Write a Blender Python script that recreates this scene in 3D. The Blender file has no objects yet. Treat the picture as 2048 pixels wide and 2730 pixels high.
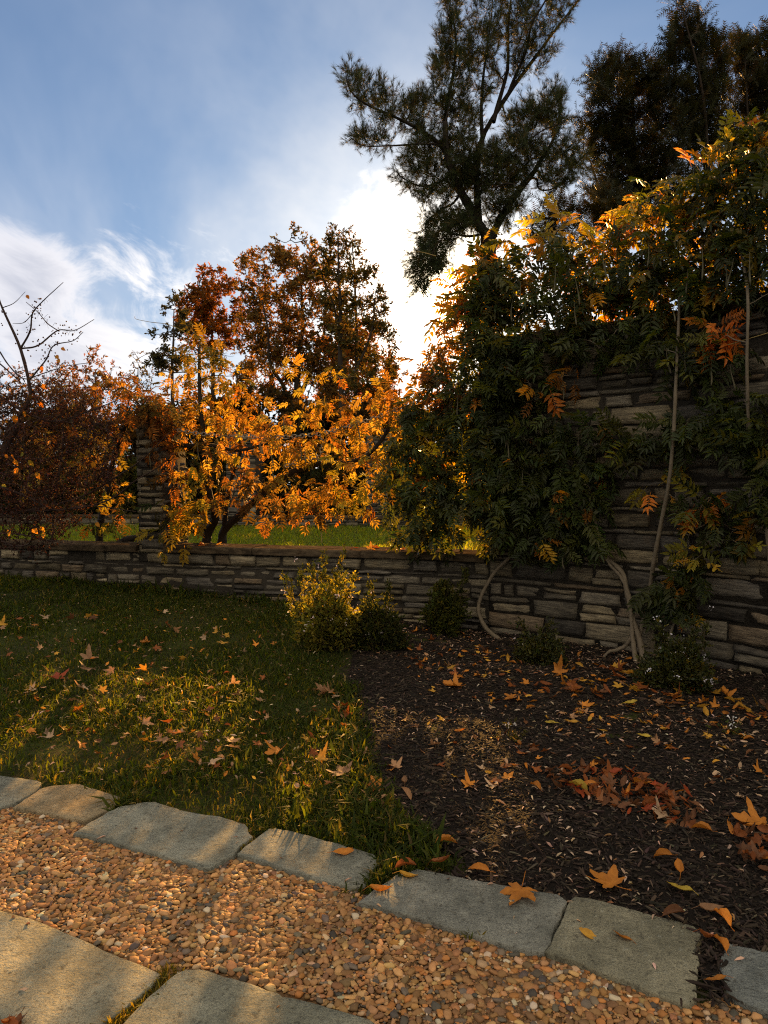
import bpy, math, random
import numpy as np
from mathutils import Vector, Matrix

random.seed(11)
rng = np.random.default_rng(11)
R = math.radians
SC = bpy.context.scene
COL = SC.collection

# ------------------------------------------------------------------ camera
FPX, CX, CY = 711.0, 384.0, 512.0
PITCH = R(2.1)
EYE = np.array([0.0, 0.0, 1.4])
cam_d = bpy.data.cameras.new("camera")
cam_d.sensor_fit = 'VERTICAL'
cam_d.sensor_height = 36.0
cam_d.sensor_width = 27.0
cam_d.lens = FPX / 1024.0 * 36.0
cam_d.clip_start = 0.05
cam_d.clip_end = 2000.0
cam = bpy.data.objects.new("camera", cam_d)
cam.location = EYE
cam.rotation_euler = (R(90) - PITCH, 0, 0)
COL.objects.link(cam)
SC.camera = cam

# ------------------------------------------------------------------ light
SUN_EL, SUN_AZ = R(15.0), R(4.6)          # azimuth measured from +Y towards +X
SUN_DIR = np.array([math.sin(SUN_AZ) * math.cos(SUN_EL), math.cos(SUN_AZ) * math.cos(SUN_EL), math.sin(SUN_EL)])
SC.view_settings.view_transform = 'Standard'
SC.view_settings.look = 'None'
SC.view_settings.exposure = 1.62
SC.view_settings.gamma = 1.0
SC.view_settings.use_curve_mapping = False
SC.cycles.use_denoising = False
SC.cycles.filter_width = 1.15
SC.cycles.max_bounces = 8
SC.cycles.transmission_bounces = 6
SC.cycles.sample_clamp_indirect = 6.0

sun_d = bpy.data.lights.new("sun", 'SUN')
sun_d.energy = 5.0
sun_d.angle = R(0.6)
sun_d.color = (1.0, 0.50, 0.13)
sun = bpy.data.objects.new("sun", sun_d)
sun.rotation_euler = Vector(-SUN_DIR).to_track_quat('-Z', 'Y').to_euler()
sun.location = (3, 30, 12)
COL.objects.link(sun)


def cam_dir(px, py):
    """world direction through a pixel of the 768 x 1024 frame"""
    a = (px - CX) / FPX
    b = (CY - py) / FPX
    return np.array([a, math.cos(PITCH) + b * math.sin(PITCH), -math.sin(PITCH) + b * math.cos(PITCH)])


def at(px, py, depth):
    d = cam_dir(px, py)
    return EYE + d * (depth / d[1])


def on_ground(px, py, z=0.0):
    d = cam_dir(px, py)
    return EYE + d * ((z - EYE[2]) / d[2])


def dsp(x, y):
    """a point read off the 1659 px wide view, in frame pixels"""
    return x * 0.46293, y * 0.46293


FILL_CLOUD = (4.6, 3.95, 3.05)          # tone of unseen clouds added overhead and behind the viewer as fill light
world = bpy.data.worlds.new("World")
SC.world = world
world.use_nodes = True


class NT:
    """short-hand for building node trees"""
    def __init__(self, tree):
        self.t = tree
        tree.nodes.clear()

    def n(self, typ, **kw):
        nd = self.t.nodes.new(typ)
        for k, v in kw.items():
            if k == 'i':
                for kk, vv in v.items():
                    if isinstance(vv, bpy.types.NodeSocket):
                        self.t.links.new(vv, nd.inputs[kk])
                    else:
                        nd.inputs[kk].default_value = vv
            else:
                setattr(nd, k, v)
        return nd

    def link(self, a, b):
        self.t.links.new(a, b)

    def math(self, op, a, b=0.0, c=0.0, clamp=False):
        nd = self.n('ShaderNodeMath', operation=op, use_clamp=clamp, i={0: a, 1: b, 2: c})
        return nd.outputs[0]

    def vmath(self, op, a, b=(0, 0, 0)):
        nd = self.n('ShaderNodeVectorMath', operation=op, i={0: a, 1: b})
        return nd.outputs['Value'] if op in ('DOT_PRODUCT', 'LENGTH', 'DISTANCE') else nd.outputs[0]

    def maprange(self, v, a, b, c=0.0, d=1.0, smooth=True):
        nd = self.n('ShaderNodeMapRange', interpolation_type='SMOOTHSTEP' if smooth else 'LINEAR',
                    i={'Value': v, 'From Min': a, 'From Max': b, 'To Min': c, 'To Max': d})
        return nd.outputs[0]

    def mix(self, f, a, b, blend='MIX'):
        nd = self.n('ShaderNodeMix', data_type='RGBA', blend_type=blend)
        nd.inputs[0].default_value = 0.5
        for s, v in ((nd.inputs[0], f), (nd.inputs[6], a), (nd.inputs[7], b)):
            if isinstance(v, bpy.types.NodeSocket):
                self.t.links.new(v, s)
            else:
                s.default_value = (*v, 1.0) if isinstance(v, tuple) and len(v) == 3 else v
        return nd.outputs[2]

    def noise(self, vec, scale, detail=4.0, rough=0.5, dist=0.0, dim='3D', w=None):
        nd = self.n('ShaderNodeTexNoise', noise_dimensions=dim,
                    i={'Vector': vec, 'Scale': scale, 'Detail': detail, 'Roughness': rough, 'Distortion': dist})
        if w is not None:
            if isinstance(w, bpy.types.NodeSocket):
                self.t.links.new(w, nd.inputs['W'])
            else:
                nd.inputs['W'].default_value = w
        return nd.outputs[0]

    def ramp(self, f, stops):
        nd = self.n('ShaderNodeValToRGB', i={0: f})
        el = nd.color_ramp.elements
        while len(el) < len(stops):
            el.new(0.5)
        for e, (p, c) in zip(el, stops):
            e.position = p
            e.color = (*c, 1.0)
        return nd.outputs[0]


def build_world():
    g = NT(world.node_tree)
    sky = g.n('ShaderNodeTexSky', sky_type='NISHITA')
    sky.sun_disc = False
    sky.sun_elevation = SUN_EL
    sky.sun_rotation = SUN_AZ
    sky.altitude = 100.0
    sky.air_density = 1.0
    sky.dust_density = 0.6
    sky.ozone_density = 2.0
    co = g.n('ShaderNodeTexCoord').outputs['Generated']
    d = g.vmath('NORMALIZE', co)
    sep = g.n('ShaderNodeSeparateXYZ', i={0: d})
    z = sep.outputs[2]
    # clouds lie on a plane high above: project the direction on to it
    zz = g.math('ADD', g.math('MAXIMUM', z, 0.0), 0.16)
    pl = g.n('ShaderNodeCombineXYZ', i={0: g.math('DIVIDE', sep.outputs[0], zz), 1: g.math('DIVIDE', sep.outputs[1], zz), 2: 0.0}).outputs[0]
    big = g.noise(pl, 0.9, 7.0, 0.56, 0.3)
    fine = g.noise(g.vmath('MULTIPLY', pl, (1.0, 0.55, 1.0)), 4.2, 9.0, 0.64, 0.6)
    veil = g.noise(g.vmath('MULTIPLY', pl, (0.8, 0.35, 1.0)), 1.1, 6.0, 0.6, 0.8)

    def blob(px, py, r_px, soft=1.0):
        v = cam_dir(px, py)
        v = v / np.linalg.norm(v)
        dp = g.vmath('DOT_PRODUCT', d, tuple(v))
        a = math.cos(r_px / FPX * (1 + soft) / 2 * 1.4)
        return g.maprange(dp, a, math.cos(r_px / FPX * 0.12), 0.0, 1.0)

    def add(*s):
        o = s[0]
        for x in s[1:]:
            o = g.math('ADD', o, x)
        return o
    # where the picture's clouds lie (world directions)
    low = g.maprange(z, 0.40, 0.04, 0.0, 0.075)
    place = add(low,
                g.math('MULTIPLY', blob(5, 260, 50), 0.15),
                g.math('MULTIPLY', blob(95, 315, 80), 0.10),
                g.math('MULTIPLY', blob(20, 350, 80), 0.07),
                g.math('MULTIPLY', blob(190, 230, 70), 0.07),
                g.math('MULTIPLY', blob(303, 150, 36), 0.05),
                g.math('MULTIPLY', blob(300, 175, 70), -0.05),
                g.math('MULTIPLY', blob(385, 225, 50), 0.11),
                g.math('MULTIPLY', blob(420, 320, 100), 0.12),
                g.math('MULTIPLY', blob(185, 130, 60), -0.09),
                g.maprange(sep.outputs[1], 0.15, -0.5, 0.0, 0.16))  # extra cloud cover behind the viewer, unseen, added for fill light
    dens = add(g.math('MULTIPLY', big, 0.42), g.math('MULTIPLY', fine, 0.58), place)
    cloud = g.maprange(dens, 0.57, 0.73, 0.0, 0.9)
    thin = g.math('MULTIPLY', g.maprange(g.math('ADD', veil, g.math('MULTIPLY', low, 1.2)), 0.34, 0.70), g.maprange(z, 0.54, 0.26, 0.30, 0.80))
    sd = g.vmath('DOT_PRODUCT', d, tuple(SUN_DIR))
    near = g.maprange(sd, 0.86, 0.998)
    # the cloud's own tone: bright rims, greyer bellies, brighter near the sun; warm unseen clouds opposite the sun are added as fill
    belly = g.maprange(dens, 0.66, 0.90)
    c_far = g.mix(belly, (6.2, 6.1, 6.4), (4.1, 4.2, 4.8))
    c_far = g.mix(g.maprange(sd, 0.2, -0.6), c_far, (FILL_CLOUD[0], FILL_CLOUD[1], FILL_CLOUD[2]))
    c_near = g.mix(near, c_far, (10.5, 9.8, 8.9))
    base = g.n('ShaderNodeHueSaturation', i={'Saturation': 0.86, 'Value': 1.0, 'Color': sky.outputs[0]}).outputs[0]
    # long exposure latitude: the brightest part of the clear sky rolls off
    soft = g.vmath('ADD', g.vmath('SCALE', base), (1, 1, 1))
    soft.node.inputs[0].links[0].from_node.inputs['Scale'].default_value = 0.075
    base = g.vmath('DIVIDE', base, soft)
    base = g.mix(1.0, base, (0.53, 0.72, 0.98), 'MULTIPLY')
    c = g.mix(thin, base, g.mix(near, (4.3, 4.7, 5.5), (7.6, 7.3, 6.9)))
    c = g.mix(cloud, c, c_near)
    # added, out of frame: bright warm cloud overhead and behind to light the ground
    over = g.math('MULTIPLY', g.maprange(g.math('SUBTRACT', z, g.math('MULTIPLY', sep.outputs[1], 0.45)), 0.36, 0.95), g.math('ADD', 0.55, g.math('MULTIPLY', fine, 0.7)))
    c = g.mix(g.math('MINIMUM', over, 1.0), c, (FILL_CLOUD[0] * 2.2, FILL_CLOUD[1] * 2.2, FILL_CLOUD[2] * 2.2))
    glow = g.math('POWER', g.math('MAXIMUM', sd, 0.0), 260.0)
    glow2 = g.math('POWER', g.math('MAXIMUM', sd, 0.0), 2600.0)
    glow3 = g.math('POWER', g.math('MAXIMUM', sd, 0.0), 70.0)
    gl = g.math('ADD', g.math('ADD', g.math('MULTIPLY', glow, 14.0), g.math('MULTIPLY', glow3, 3.0)), g.math('MULTIPLY', glow2, 120.0))
    add_n = g.n('ShaderNodeVectorMath', operation='SCALE', i={0: (1.0, 0.80, 0.50), 'Scale': gl})
    c = g.mix(1.0, c, add_n.outputs[0], 'ADD')
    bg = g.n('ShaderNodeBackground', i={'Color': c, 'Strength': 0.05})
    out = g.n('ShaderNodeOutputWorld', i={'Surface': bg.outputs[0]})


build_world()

# ------------------------------------------------------------------ helpers


def tag(o, label=None, cat=None, group=None, kind=None):
    if label:
        o['label'] = label
    if cat:
        o['category'] = cat
    if group:
        o['group'] = group
    if kind:
        o['kind'] = kind
    return o


def empty(name, loc=(0, 0, 0)):
    o = bpy.data.objects.new(name, None)
    o.location = loc
    o.empty_display_size = 0.1
    COL.objects.link(o)
    return o


class Buf:
    """collects vertices, faces and a colour per vertex; build() links them as ONE mesh"""
    def __init__(self):
        self.V, self.F, self.C, self.n = [], [], [], 0

    def add(self, v, faces, col=None):
        v = np.asarray(v, dtype=np.float64).reshape(-1, 3)
        for f in faces:
            f = np.asarray(f, dtype=np.int64)
            if f.size:
                self.F.append(f + self.n)
        if col is None:
            col = (0.5, 0.5, 0.5)
        col = np.asarray(col, dtype=np.float64)
        if col.ndim == 1:
            col = np.tile(col[:3], (len(v), 1))
        self.V.append(v)
        self.C.append(col)
        self.n += len(v)

    def build(self, name, mat, parent=None, smooth=True, origin=None):
        V = np.concatenate(self.V) if self.V else np.zeros((0, 3))
        if origin is not None:
            V = V - np.asarray(origin)
        elif parent is not None:
            V = V - np.asarray(parent.location)
        me = bpy.data.meshes.new(name)
        me.vertices.add(len(V))
        me.vertices.foreach_set('co', V.astype(np.float32).ravel())
        starts, loops, off = [], [], 0
        for f in self.F:
            k = f.shape[1]
            starts.append(off + np.arange(len(f)) * k)
            loops.append(f.ravel())
            off += f.size
        if loops:
            loops = np.concatenate(loops)
            starts = np.concatenate(starts)
            me.loops.add(len(loops))
            me.loops.foreach_set('vertex_index', loops.astype(np.int32))
            me.polygons.add(len(starts))
            me.polygons.foreach_set('loop_start', starts.astype(np.int32))
            me.polygons.foreach_set('use_smooth', np.full(len(starts), smooth, dtype=bool))
        me.update(calc_edges=True)
        C = np.concatenate(self.C)
        a = me.color_attributes.new('col', 'FLOAT_COLOR', 'POINT')
        a.data.foreach_set('color', np.concatenate([C, np.ones((len(C), 1))], 1).astype(np.float32).ravel())
        me.materials.append(mat)
        o = bpy.data.objects.new(name, me)
        COL.objects.link(o)
        if parent is not None:
            o.parent = parent
        elif origin is not None:
            o.location = origin
        return o


def nrm(v):
    return v / np.maximum(np.linalg.norm(v, axis=-1, keepdims=True), 1e-9)


def scatter(buf, tmpl, pos, axis, up, scale, col):
    """copies of a template (verts, faces): +X along axis, +Z towards up"""
    tv, tf = tmpl
    n = len(pos)
    if n == 0:
        return
    x = nrm(axis)
    y = nrm(np.cross(up, x))
    z = np.cross(x, y)
    s = np.broadcast_to(np.asarray(scale, dtype=np.float64).reshape(-1, 1) if np.ndim(scale) < 2 else scale, (n, 3) if np.ndim(scale) == 2 else (n, 1))
    if s.shape[1] == 1:
        s = np.repeat(s, 3, 1)
    P = (pos[:, None, :] + (tv[None, :, 0:1] * s[:, None, 0:1]) * x[:, None, :]
         + (tv[None, :, 1:2] * s[:, None, 1:2]) * y[:, None, :] + (tv[None, :, 2:3] * s[:, None, 2:3]) * z[:, None, :])
    m = len(tv)
    offs = (np.arange(n) * m)[:, None, None]
    faces = [(np.asarray(f)[None] + offs).reshape(-1, np.asarray(f).shape[1]) for f in tf]
    buf.add(P.reshape(-1, 3), faces, np.repeat(col, m, 0))


def pick(palette, n, jit=0.18):
    """n colours from [(weight, (r, g, b))] with a little spread in tone"""
    w = np.array([p[0] for p in palette], dtype=float)
    c = np.array([p[1] for p in palette], dtype=float)
    k = rng.choice(len(w), n, p=w / w.sum())
    return c[k] * np.exp(rng.normal(0, jit, (n, 1))) * np.exp(rng.normal(0, jit * 0.3, (n, 3)))


def rdir(n):
    return nrm(rng.normal(size=(n, 3)))


def rball(n, shell=0.5):
    """random points in the unit ball, pulled to its outside by shell"""
    return rdir(n) * (rng.random((n, 1)) ** (shell / 1.5 * 0.5 + 0.15))


def vnoise(p, seed=0):
    """smooth value noise on points (n, 3), about -1..1"""
    p = np.asarray(p, dtype=np.float64)
    i = np.floor(p).astype(np.int64)
    f = p - i
    f = f * f * (3 - 2 * f)

    def h(a):
        x = (a[:, 0] * 374761393 + a[:, 1] * 668265263 + a[:, 2] * 2147483647 + seed * 974711) & 0xffffffff
        x = ((x ^ (x >> 13)) * 1274126177) & 0xffffffff
        x = x ^ (x >> 16)
        return (x & 0xffff) / 32767.5 - 1.0
    r = 0
    for dx in (0, 1):
        for dy in (0, 1):
            for dz in (0, 1):
                w = (f[:, 0] if dx else 1 - f[:, 0]) * (f[:, 1] if dy else 1 - f[:, 1]) * (f[:, 2] if dz else 1 - f[:, 2])
                r = r + w * h(i + np.array([dx, dy, dz]))
    return r


def spline(pts, n):
    """Catmull-Rom through pts"""
    p = np.asarray(pts, dtype=np.float64)
    if len(p) == 2:
        t = np.linspace(0, 1, n)[:, None]
        return p[0] * (1 - t) + p[1] * t
    q = np.vstack([2 * p[0] - p[1], p, 2 * p[-1] - p[-2]])
    u = np.linspace(0, len(p) - 1 - 1e-9, n)
    i = u.astype(int)
    t = (u - i)[:, None]
    a, b, c, d = q[i], q[i + 1], q[i + 2], q[i + 3]
    return 0.5 * (2 * b + (c - a) * t + (2 * a - 5 * b + 4 * c - d) * t ** 2 + (3 * b - a - 3 * c + d) * t ** 3)


def tube(buf, pts, rad, sides=6, col=(0.1, 0.08, 0.06), cap=True, rough=0.0):
    p = np.asarray(pts, dtype=np.float64)
    n = len(p)
    r = np.broadcast_to(np.asarray(rad, dtype=np.float64), (n,))
    t = nrm(np.gradient(p, axis=0))
    ref = np.tile(np.array([0.31, 0.17, 0.93]), (n, 1))
    flat = np.abs((t * ref).sum(1)) > 0.94
    ref[flat] = np.array([0.9, -0.3, 0.1])
    if flat.any() and not flat.all():
        ref[:] = np.array([0.71, 0.68, 0.12])
    u = nrm(np.cross(t, ref))
    v = np.cross(t, u)
    a = np.linspace(0, 2 * math.pi, sides, endpoint=False)
    rr = r[:, None] * (1 + (rng.normal(0, rough, (n, sides)) if rough else 0))
    P = p[:, None, :] + rr[:, :, None] * (np.cos(a)[None, :, None] * u[:, None, :] + np.sin(a)[None, :, None] * v[:, None, :])
    i = np.arange(n - 1)[:, None] * sides
    j = np.arange(sides)[None, :]
    k = (j + 1) % sides
    F = np.stack([i + j, i + k, i + k + sides, i + j + sides], -1).reshape(-1, 4)
    V = P.reshape(-1, 3)
    faces = [F]
    if cap:
        V = np.vstack([V, p[-1] + t[-1] * r[-1] * 0.5])
        e = (n - 1) * sides
        faces.append(np.stack([e + np.arange(sides), e + (np.arange(sides) + 1) % sides, np.full(sides, n * sides)], -1))
    buf.add(V, faces, col)


def inside(poly, x, y):
    poly = np.asarray(poly)
    r = np.zeros(len(x), dtype=bool)
    j = len(poly) - 1
    for i in range(len(poly)):
        xi, yi, xj, yj = poly[i][0], poly[i][1], poly[j][0], poly[j][1]
        c = ((yi > y) != (yj > y)) & (x < (xj - xi) * (y - yi) / (yj - yi + 1e-12) + xi)
        r ^= c
        j = i
    return r


# ------------------------------------------------------------------ materials


def mat_new(name):
    m = bpy.data.materials.new(name)
    m.use_nodes = True
    return m, NT(m.node_tree)


def leaf_mat(name, trans=0.45, tmul=(2.0, 1.5, 0.6), rough=0.55, spec=0.25, objcol=False, mottle=0.35):
    m, g = mat_new(name)
    if objcol:
        c = g.n('ShaderNodeObjectInfo').outputs['Color']
    else:
        c = g.n('ShaderNodeAttribute', attribute_name='col').outputs['Color']
    pos = g.n('ShaderNodeTexCoord').outputs['Object']
    nz = g.noise(pos, 55.0 if not objcol else 4.0, 4.0, 0.6)
    c = g.mix(g.maprange(nz, 0.25, 0.75, 0.0, mottle), c, g.mix(1.0, c, (0.45, 0.38, 0.35), 'MULTIPLY'))
    p = g.n('ShaderNodeBsdfPrincipled', i={'Base Color': c, 'Roughness': rough, 'Specular IOR Level': spec})
    if trans > 0:
        tc = g.mix(1.0, c, tmul, 'MULTIPLY')
        tr = g.n('ShaderNodeBsdfTranslucent', i={'Color': tc})
        mx = g.n('ShaderNodeMixShader', i={0: trans, 1: p.outputs[0], 2: tr.outputs[0]})
        s = mx.outputs[0]
    else:
        s = p.outputs[0]
    g.n('ShaderNodeOutputMaterial', i={'Surface': s})
    return m


def solid_mat(name, color=None, rough=0.8, bump=0.3, scale=40.0, spec=0.2, vary=0.4, stretch=(1, 1, 1)):
    """col attribute (or a fixed colour) with blotches and bump"""
    m, g = mat_new(name)
    c = g.n('ShaderNodeAttribute', attribute_name='col').outputs['Color'] if color is None else color
    pos = g.vmath('MULTIPLY', g.n('ShaderNodeTexCoord').outputs['Object'], stretch)
    n1 = g.noise(pos, scale, 6.0, 0.6)
    n2 = g.noise(pos, scale * 0.23, 4.0, 0.55)
    f = g.math('MULTIPLY', g.maprange(g.math('ADD', g.math('MULTIPLY', n1, 0.6), g.math('MULTIPLY', n2, 0.4)), 0.3, 0.7), vary)
    dark = g.mix(1.0, c, (0.35, 0.33, 0.32), 'MULTIPLY')
    cc = g.mix(f, c, dark)
    b = g.n('ShaderNodeBump', i={'Strength': bump, 'Distance': 0.02, 'Height': n1})
    p = g.n('ShaderNodeBsdfPrincipled', i={'Base Color': cc, 'Roughness': rough, 'Specular IOR Level': spec, 'Normal': b.outputs[0]})
    g.n('ShaderNodeOutputMaterial', i={'Surface': p.outputs[0]})
    return m


M = {}
M['leaf_green'] = leaf_mat("vine_leaf_green", 0.42, (2.9, 2.2, 0.5), 0.45, 0.25)
M['leaf_gold'] = leaf_mat("vine_leaf_gold", 0.55, (1.55, 1.15, 0.7), 0.6, 0.15)
M['tree_leaf'] = leaf_mat("tree_leaf", 0.50, (2.1, 1.6, 0.7), 0.7, 0.1)
M['needle'] = leaf_mat("needle", 0.25, (1.8, 1.4, 0.6), 0.6, 0.2)
M['bush'] = leaf_mat("bush_leaf", 0.55, (2.0, 1.8, 0.6), 0.6, 0.12)
M['grass'] = leaf_mat("grass_blade", 0.5, (3.2, 2.7, 0.5), 0.6, 0.10)
M['fallen'] = leaf_mat("fallen_leaf", 0.30, (1.3, 1.1, 0.8), 0.6, 0.25, objcol=True, mottle=0.6)
M['litter'] = leaf_mat("litter", 0.15, (1.2, 1.0, 0.8), 0.7, 0.2)
M['bark'] = solid_mat("bark", None, 0.9, 0.6, 30.0, 0.1, 0.5, (1, 1, 0.3))
M['stem'] = solid_mat("vine_stem", None, 0.75, 0.35, 60.0, 0.2, 0.45, (1, 1, 0.25))
M['mulch'] = solid_mat("mulch", None, 0.8, 0.4, 60.0, 0.15, 0.4)
M['pebble'] = solid_mat("pebble", None, 0.6, 0.25, 90.0, 0.15, 0.4)
M['metal'] = solid_mat("chain_metal", (0.25, 0.23, 0.2, 1.0), 0.5, 0.2, 60.0, 0.5, 0.5)
M['flower'] = leaf_mat("petal", 0.3, (1.0, 1.0, 1.0), 0.6, 0.2, mottle=0.1)


def stone_mat(name, streak=(1.6, 1.6, 14.0), bump=0.6, spec=0.06):
    m, g = mat_new(name)
    c = g.n('ShaderNodeAttribute', attribute_name='col').outputs['Color']
    pos = g.n('ShaderNodeTexCoord').outputs['Object']
    st = g.vmath('MULTIPLY', pos, streak)
    n1 = g.noise(st, 5.0, 9.0, 0.66, 0.4)
    n2 = g.noise(pos, 6.0, 5.0, 0.6)
    n3 = g.noise(pos, 130.0, 3.0, 0.6)
    f1 = g.maprange(n1, 0.36, 0.66)
    cc = g.mix(f1, g.mix(1.0, c, (0.50, 0.49, 0.50), 'MULTIPLY'), g.mix(1.0, c, (1.25, 1.22, 1.15), 'MULTIPLY'))
    rust = g.maprange(n2, 0.56, 0.75, 0.0, 0.3)
    cc = g.mix(rust, cc, g.mix(1.0, c, (1.15, 0.82, 0.55), 'MULTIPLY'))
    lich = g.maprange(g.noise(pos, 23.0, 4.0, 0.7), 0.66, 0.74, 0.0, 0.35)
    cc = g.mix(lich, cc, (0.30, 0.31, 0.27))
    h = g.math('ADD', g.math('MULTIPLY', n1, 0.8), g.math('MULTIPLY', n3, 0.25))
    b = g.n('ShaderNodeBump', i={'Strength': bump, 'Distance': 0.03, 'Height': h})
    p = g.n('ShaderNodeBsdfPrincipled', i={'Base Color': cc, 'Roughness': 0.85, 'Specular IOR Level': spec, 'Normal': b.outputs[0]})
    g.n('ShaderNodeOutputMaterial', i={'Surface': p.outputs[0]})
    return m


M['stone'] = stone_mat("wall_stone")
M['coping'] = stone_mat("coping_stone", (2, 2, 5), 0.6, 0.0)
M['mortar'] = solid_mat("mortar", (0.045, 0.040, 0.033, 1.0), 0.95, 0.8, 55.0, 0.05, 0.7)


def slab_mat():
    m, g = mat_new("flagstone")
    c = g.n('ShaderNodeAttribute', attribute_name='col').outputs['Color']
    pos = g.n('ShaderNodeTexCoord').outputs['Object']
    n1 = g.noise(pos, 5.0, 8.0, 0.62, 0.6)
    n2 = g.noise(pos, 170.0, 4.0, 0.7)
    n3 = g.noise(pos, 38.0, 6.0, 0.68)
    n4 = g.noise(g.vmath('MULTIPLY', pos, (1, 2.4, 1)), 11.0, 9.0, 0.62, 1.2)
    # cleft plates: the splitting plane jumps between thin layers
    plates = g.math('DIVIDE', g.math('FLOOR', g.math('MULTIPLY', n4, 9.0)), 9.0)
    cc = g.mix(g.maprange(n1, 0.32, 0.68), g.mix(1.0, c, (0.58, 0.59, 0.56), 'MULTIPLY'), g.mix(1.0, c, (1.22, 1.20, 1.12), 'MULTIPLY'))
    cc = g.mix(g.maprange(n2, 0.42, 0.72, 0.0, 0.75), cc, g.mix(1.0, c, (0.42, 0.42, 0.40), 'MULTIPLY'))
    cc = g.mix(g.maprange(n3, 0.56, 0.70, 0.0, 0.45), cc, (0.33, 0.345, 0.29))
    cc = g.mix(g.maprange(n3, 0.46, 0.32, 0.0, 0.75), cc, (0.07, 0.068, 0.055))
    cc = g.mix(g.maprange(n1, 0.60, 0.78, 0.0, 0.5), cc, (0.20, 0.135, 0.075))
    h = g.math('ADD', g.math('MULTIPLY', plates, 1.1), g.math('ADD', g.math('MULTIPLY', n2, 0.20), g.math('MULTIPLY', n3, 0.75)))
    b = g.n('ShaderNodeBump', i={'Strength': 1.0, 'Distance': 0.03, 'Height': h})
    p = g.n('ShaderNodeBsdfPrincipled', i={'Base Color': cc, 'Roughness': 0.8, 'Specular IOR Level': 0.08, 'Normal': b.outputs[0]})
    g.n('ShaderNodeOutputMaterial', i={'Surface': p.outputs[0]})
    return m


M['slab'] = slab_mat()


def ground_mat():
    m, g = mat_new("lawn_soil")
    pos = g.n('ShaderNodeTexCoord').outputs['Object']
    n1 = g.noise(pos, 2.2, 6.0, 0.6)
    n2 = g.noise(pos, 60.0, 5.0, 0.65)
    c = g.mix(g.maprange(n1, 0.4, 0.65), (0.022, 0.030, 0.008), (0.035, 0.050, 0.010))
    c = g.mix(g.maprange(n2, 0.42, 0.7), c, (0.050, 0.034, 0.018))
    b = g.n('ShaderNodeBump', i={'Strength': 0.8, 'Distance': 0.03, 'Height': n2})
    p = g.n('ShaderNodeBsdfPrincipled', i={'Base Color': c, 'Roughness': 0.95, 'Specular IOR Level': 0.05, 'Normal': b.outputs[0]})
    g.n('ShaderNodeOutputMaterial', i={'Surface': p.outputs[0]})
    return m


M['ground'] = ground_mat()
M['mulchbed'] = solid_mat("mulch_soil", (0.014, 0.011, 0.009, 1.0), 0.9, 1.0, 70.0, 0.1, 0.6)
M['concrete'] = solid_mat("aggregate_bed", (0.235, 0.140, 0.070, 1.0), 0.9, 1.0, 120.0, 0.05, 0.8)

# ------------------------------------------------------------------ the wall's line in plan
WALL_PTS = [(-14.0, 10.9), (-9.0, 9.45), (-4.48, 8.28), (-2.04, 7.62), (0.24, 7.02), (1.03, 6.68), (1.8, 6.15),
            (2.4, 5.58), (2.85, 5.0), (3.2, 4.3), (3.45, 3.5), (3.55, 2.6)]
_w = spline([(x, y, 0) for x, y in WALL_PTS], 1500)
_ws = np.concatenate([[0], np.cumsum(np.linalg.norm(np.diff(_w, axis=0), axis=1))])
_wt = nrm(np.gradient(_w, axis=0))
_wn = np.stack([_wt[:, 1], -_wt[:, 0], 0 * _wt[:, 0]], 1)      # towards the camera side


def wpos(s, off=0.0):
    s = np.asarray(s, dtype=np.float64)
    x = np.interp(s, _ws, _w[:, 0]) + np.interp(s, _ws, _wn[:, 0]) * off
    y = np.interp(s, _ws, _w[:, 1]) + np.interp(s, _ws, _wn[:, 1]) * off
    return x, y


_wpx = CX + FPX * _w[:, 0] / _w[:, 1]


def s_at(px):
    return float(np.interp(px, _wpx, _ws))


def wall_depth(px):
    return float(np.interp(px, _wpx, _w[:, 1]))


def wall_y(x):
    """y of the wall's face above a given x"""
    return np.interp(x, _w[:, 0], _w[:, 1])


def base_z(x):
    """ground level along the foot of the wall"""
    return np.interp(x, [-14, -4.48, -3.76, -2.04, -1.06, 0.24, 1.0, 4.0], [0.36, 0.34, 0.32, 0.235, 0.175, 0.04, 0.0, 0.0])


def gz(x, y):
    x = np.asarray(x, dtype=np.float64)
    y = np.asarray(y, dtype=np.float64)
    wy = wall_y(x)
    t = np.clip((y - 3.6) / np.maximum(wy - 3.6, 0.3), 0, 1)
    z = base_z(x) * t * t * (3 - 2 * t) * 0.5 + base_z(x) * t * 0.5
    behind = np.clip((y - wy - 0.02) / 0.35, 0, 1)
    z = z * (1 - behind) + 0.2 * behind
    z = np.where((x > 3.6) & (y < 6), 0.0, z)
    return z


def Gp(px, py):
    """point on the rolling ground seen at a pixel"""
    z = 0.0
    for _ in range(8):
        p = on_ground(px, py, z)
        z = float(gz(p[0], p[1]))
    return np.array([p[0], p[1], z])


# ------------------------------------------------------------------ ground
def axis_pts(lo, a, b, hi, step):
    mid = np.arange(a, b + step / 2, step)
    left = a - np.geomspace(step, a - lo, 26)[::-1]
    right = b + np.geomspace(step, hi - b, 26)
    return np.concatenate([left, mid, right])


def grid_sheet(name, xs, ys, zf, mat, keep=None):
    X, Y = np.meshgrid(xs, ys)
    x, y = X.ravel(), Y.ravel()
    z = zf(x, y)
    nx, ny = len(xs), len(ys)
    i = np.arange(ny - 1)[:, None] * nx
    j = np.arange(nx - 1)[None, :]
    F = np.stack([i + j, i + j + 1, i + j + 1 + nx, i + j + nx], -1).reshape(-1, 4)
    if keep is not None:
        k = keep(x, y)
        F = F[k[F].all(1)]
    b = Buf()
    b.add(np.stack([x, y, z], 1), [F])
    return b.build(name, mat)


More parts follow.
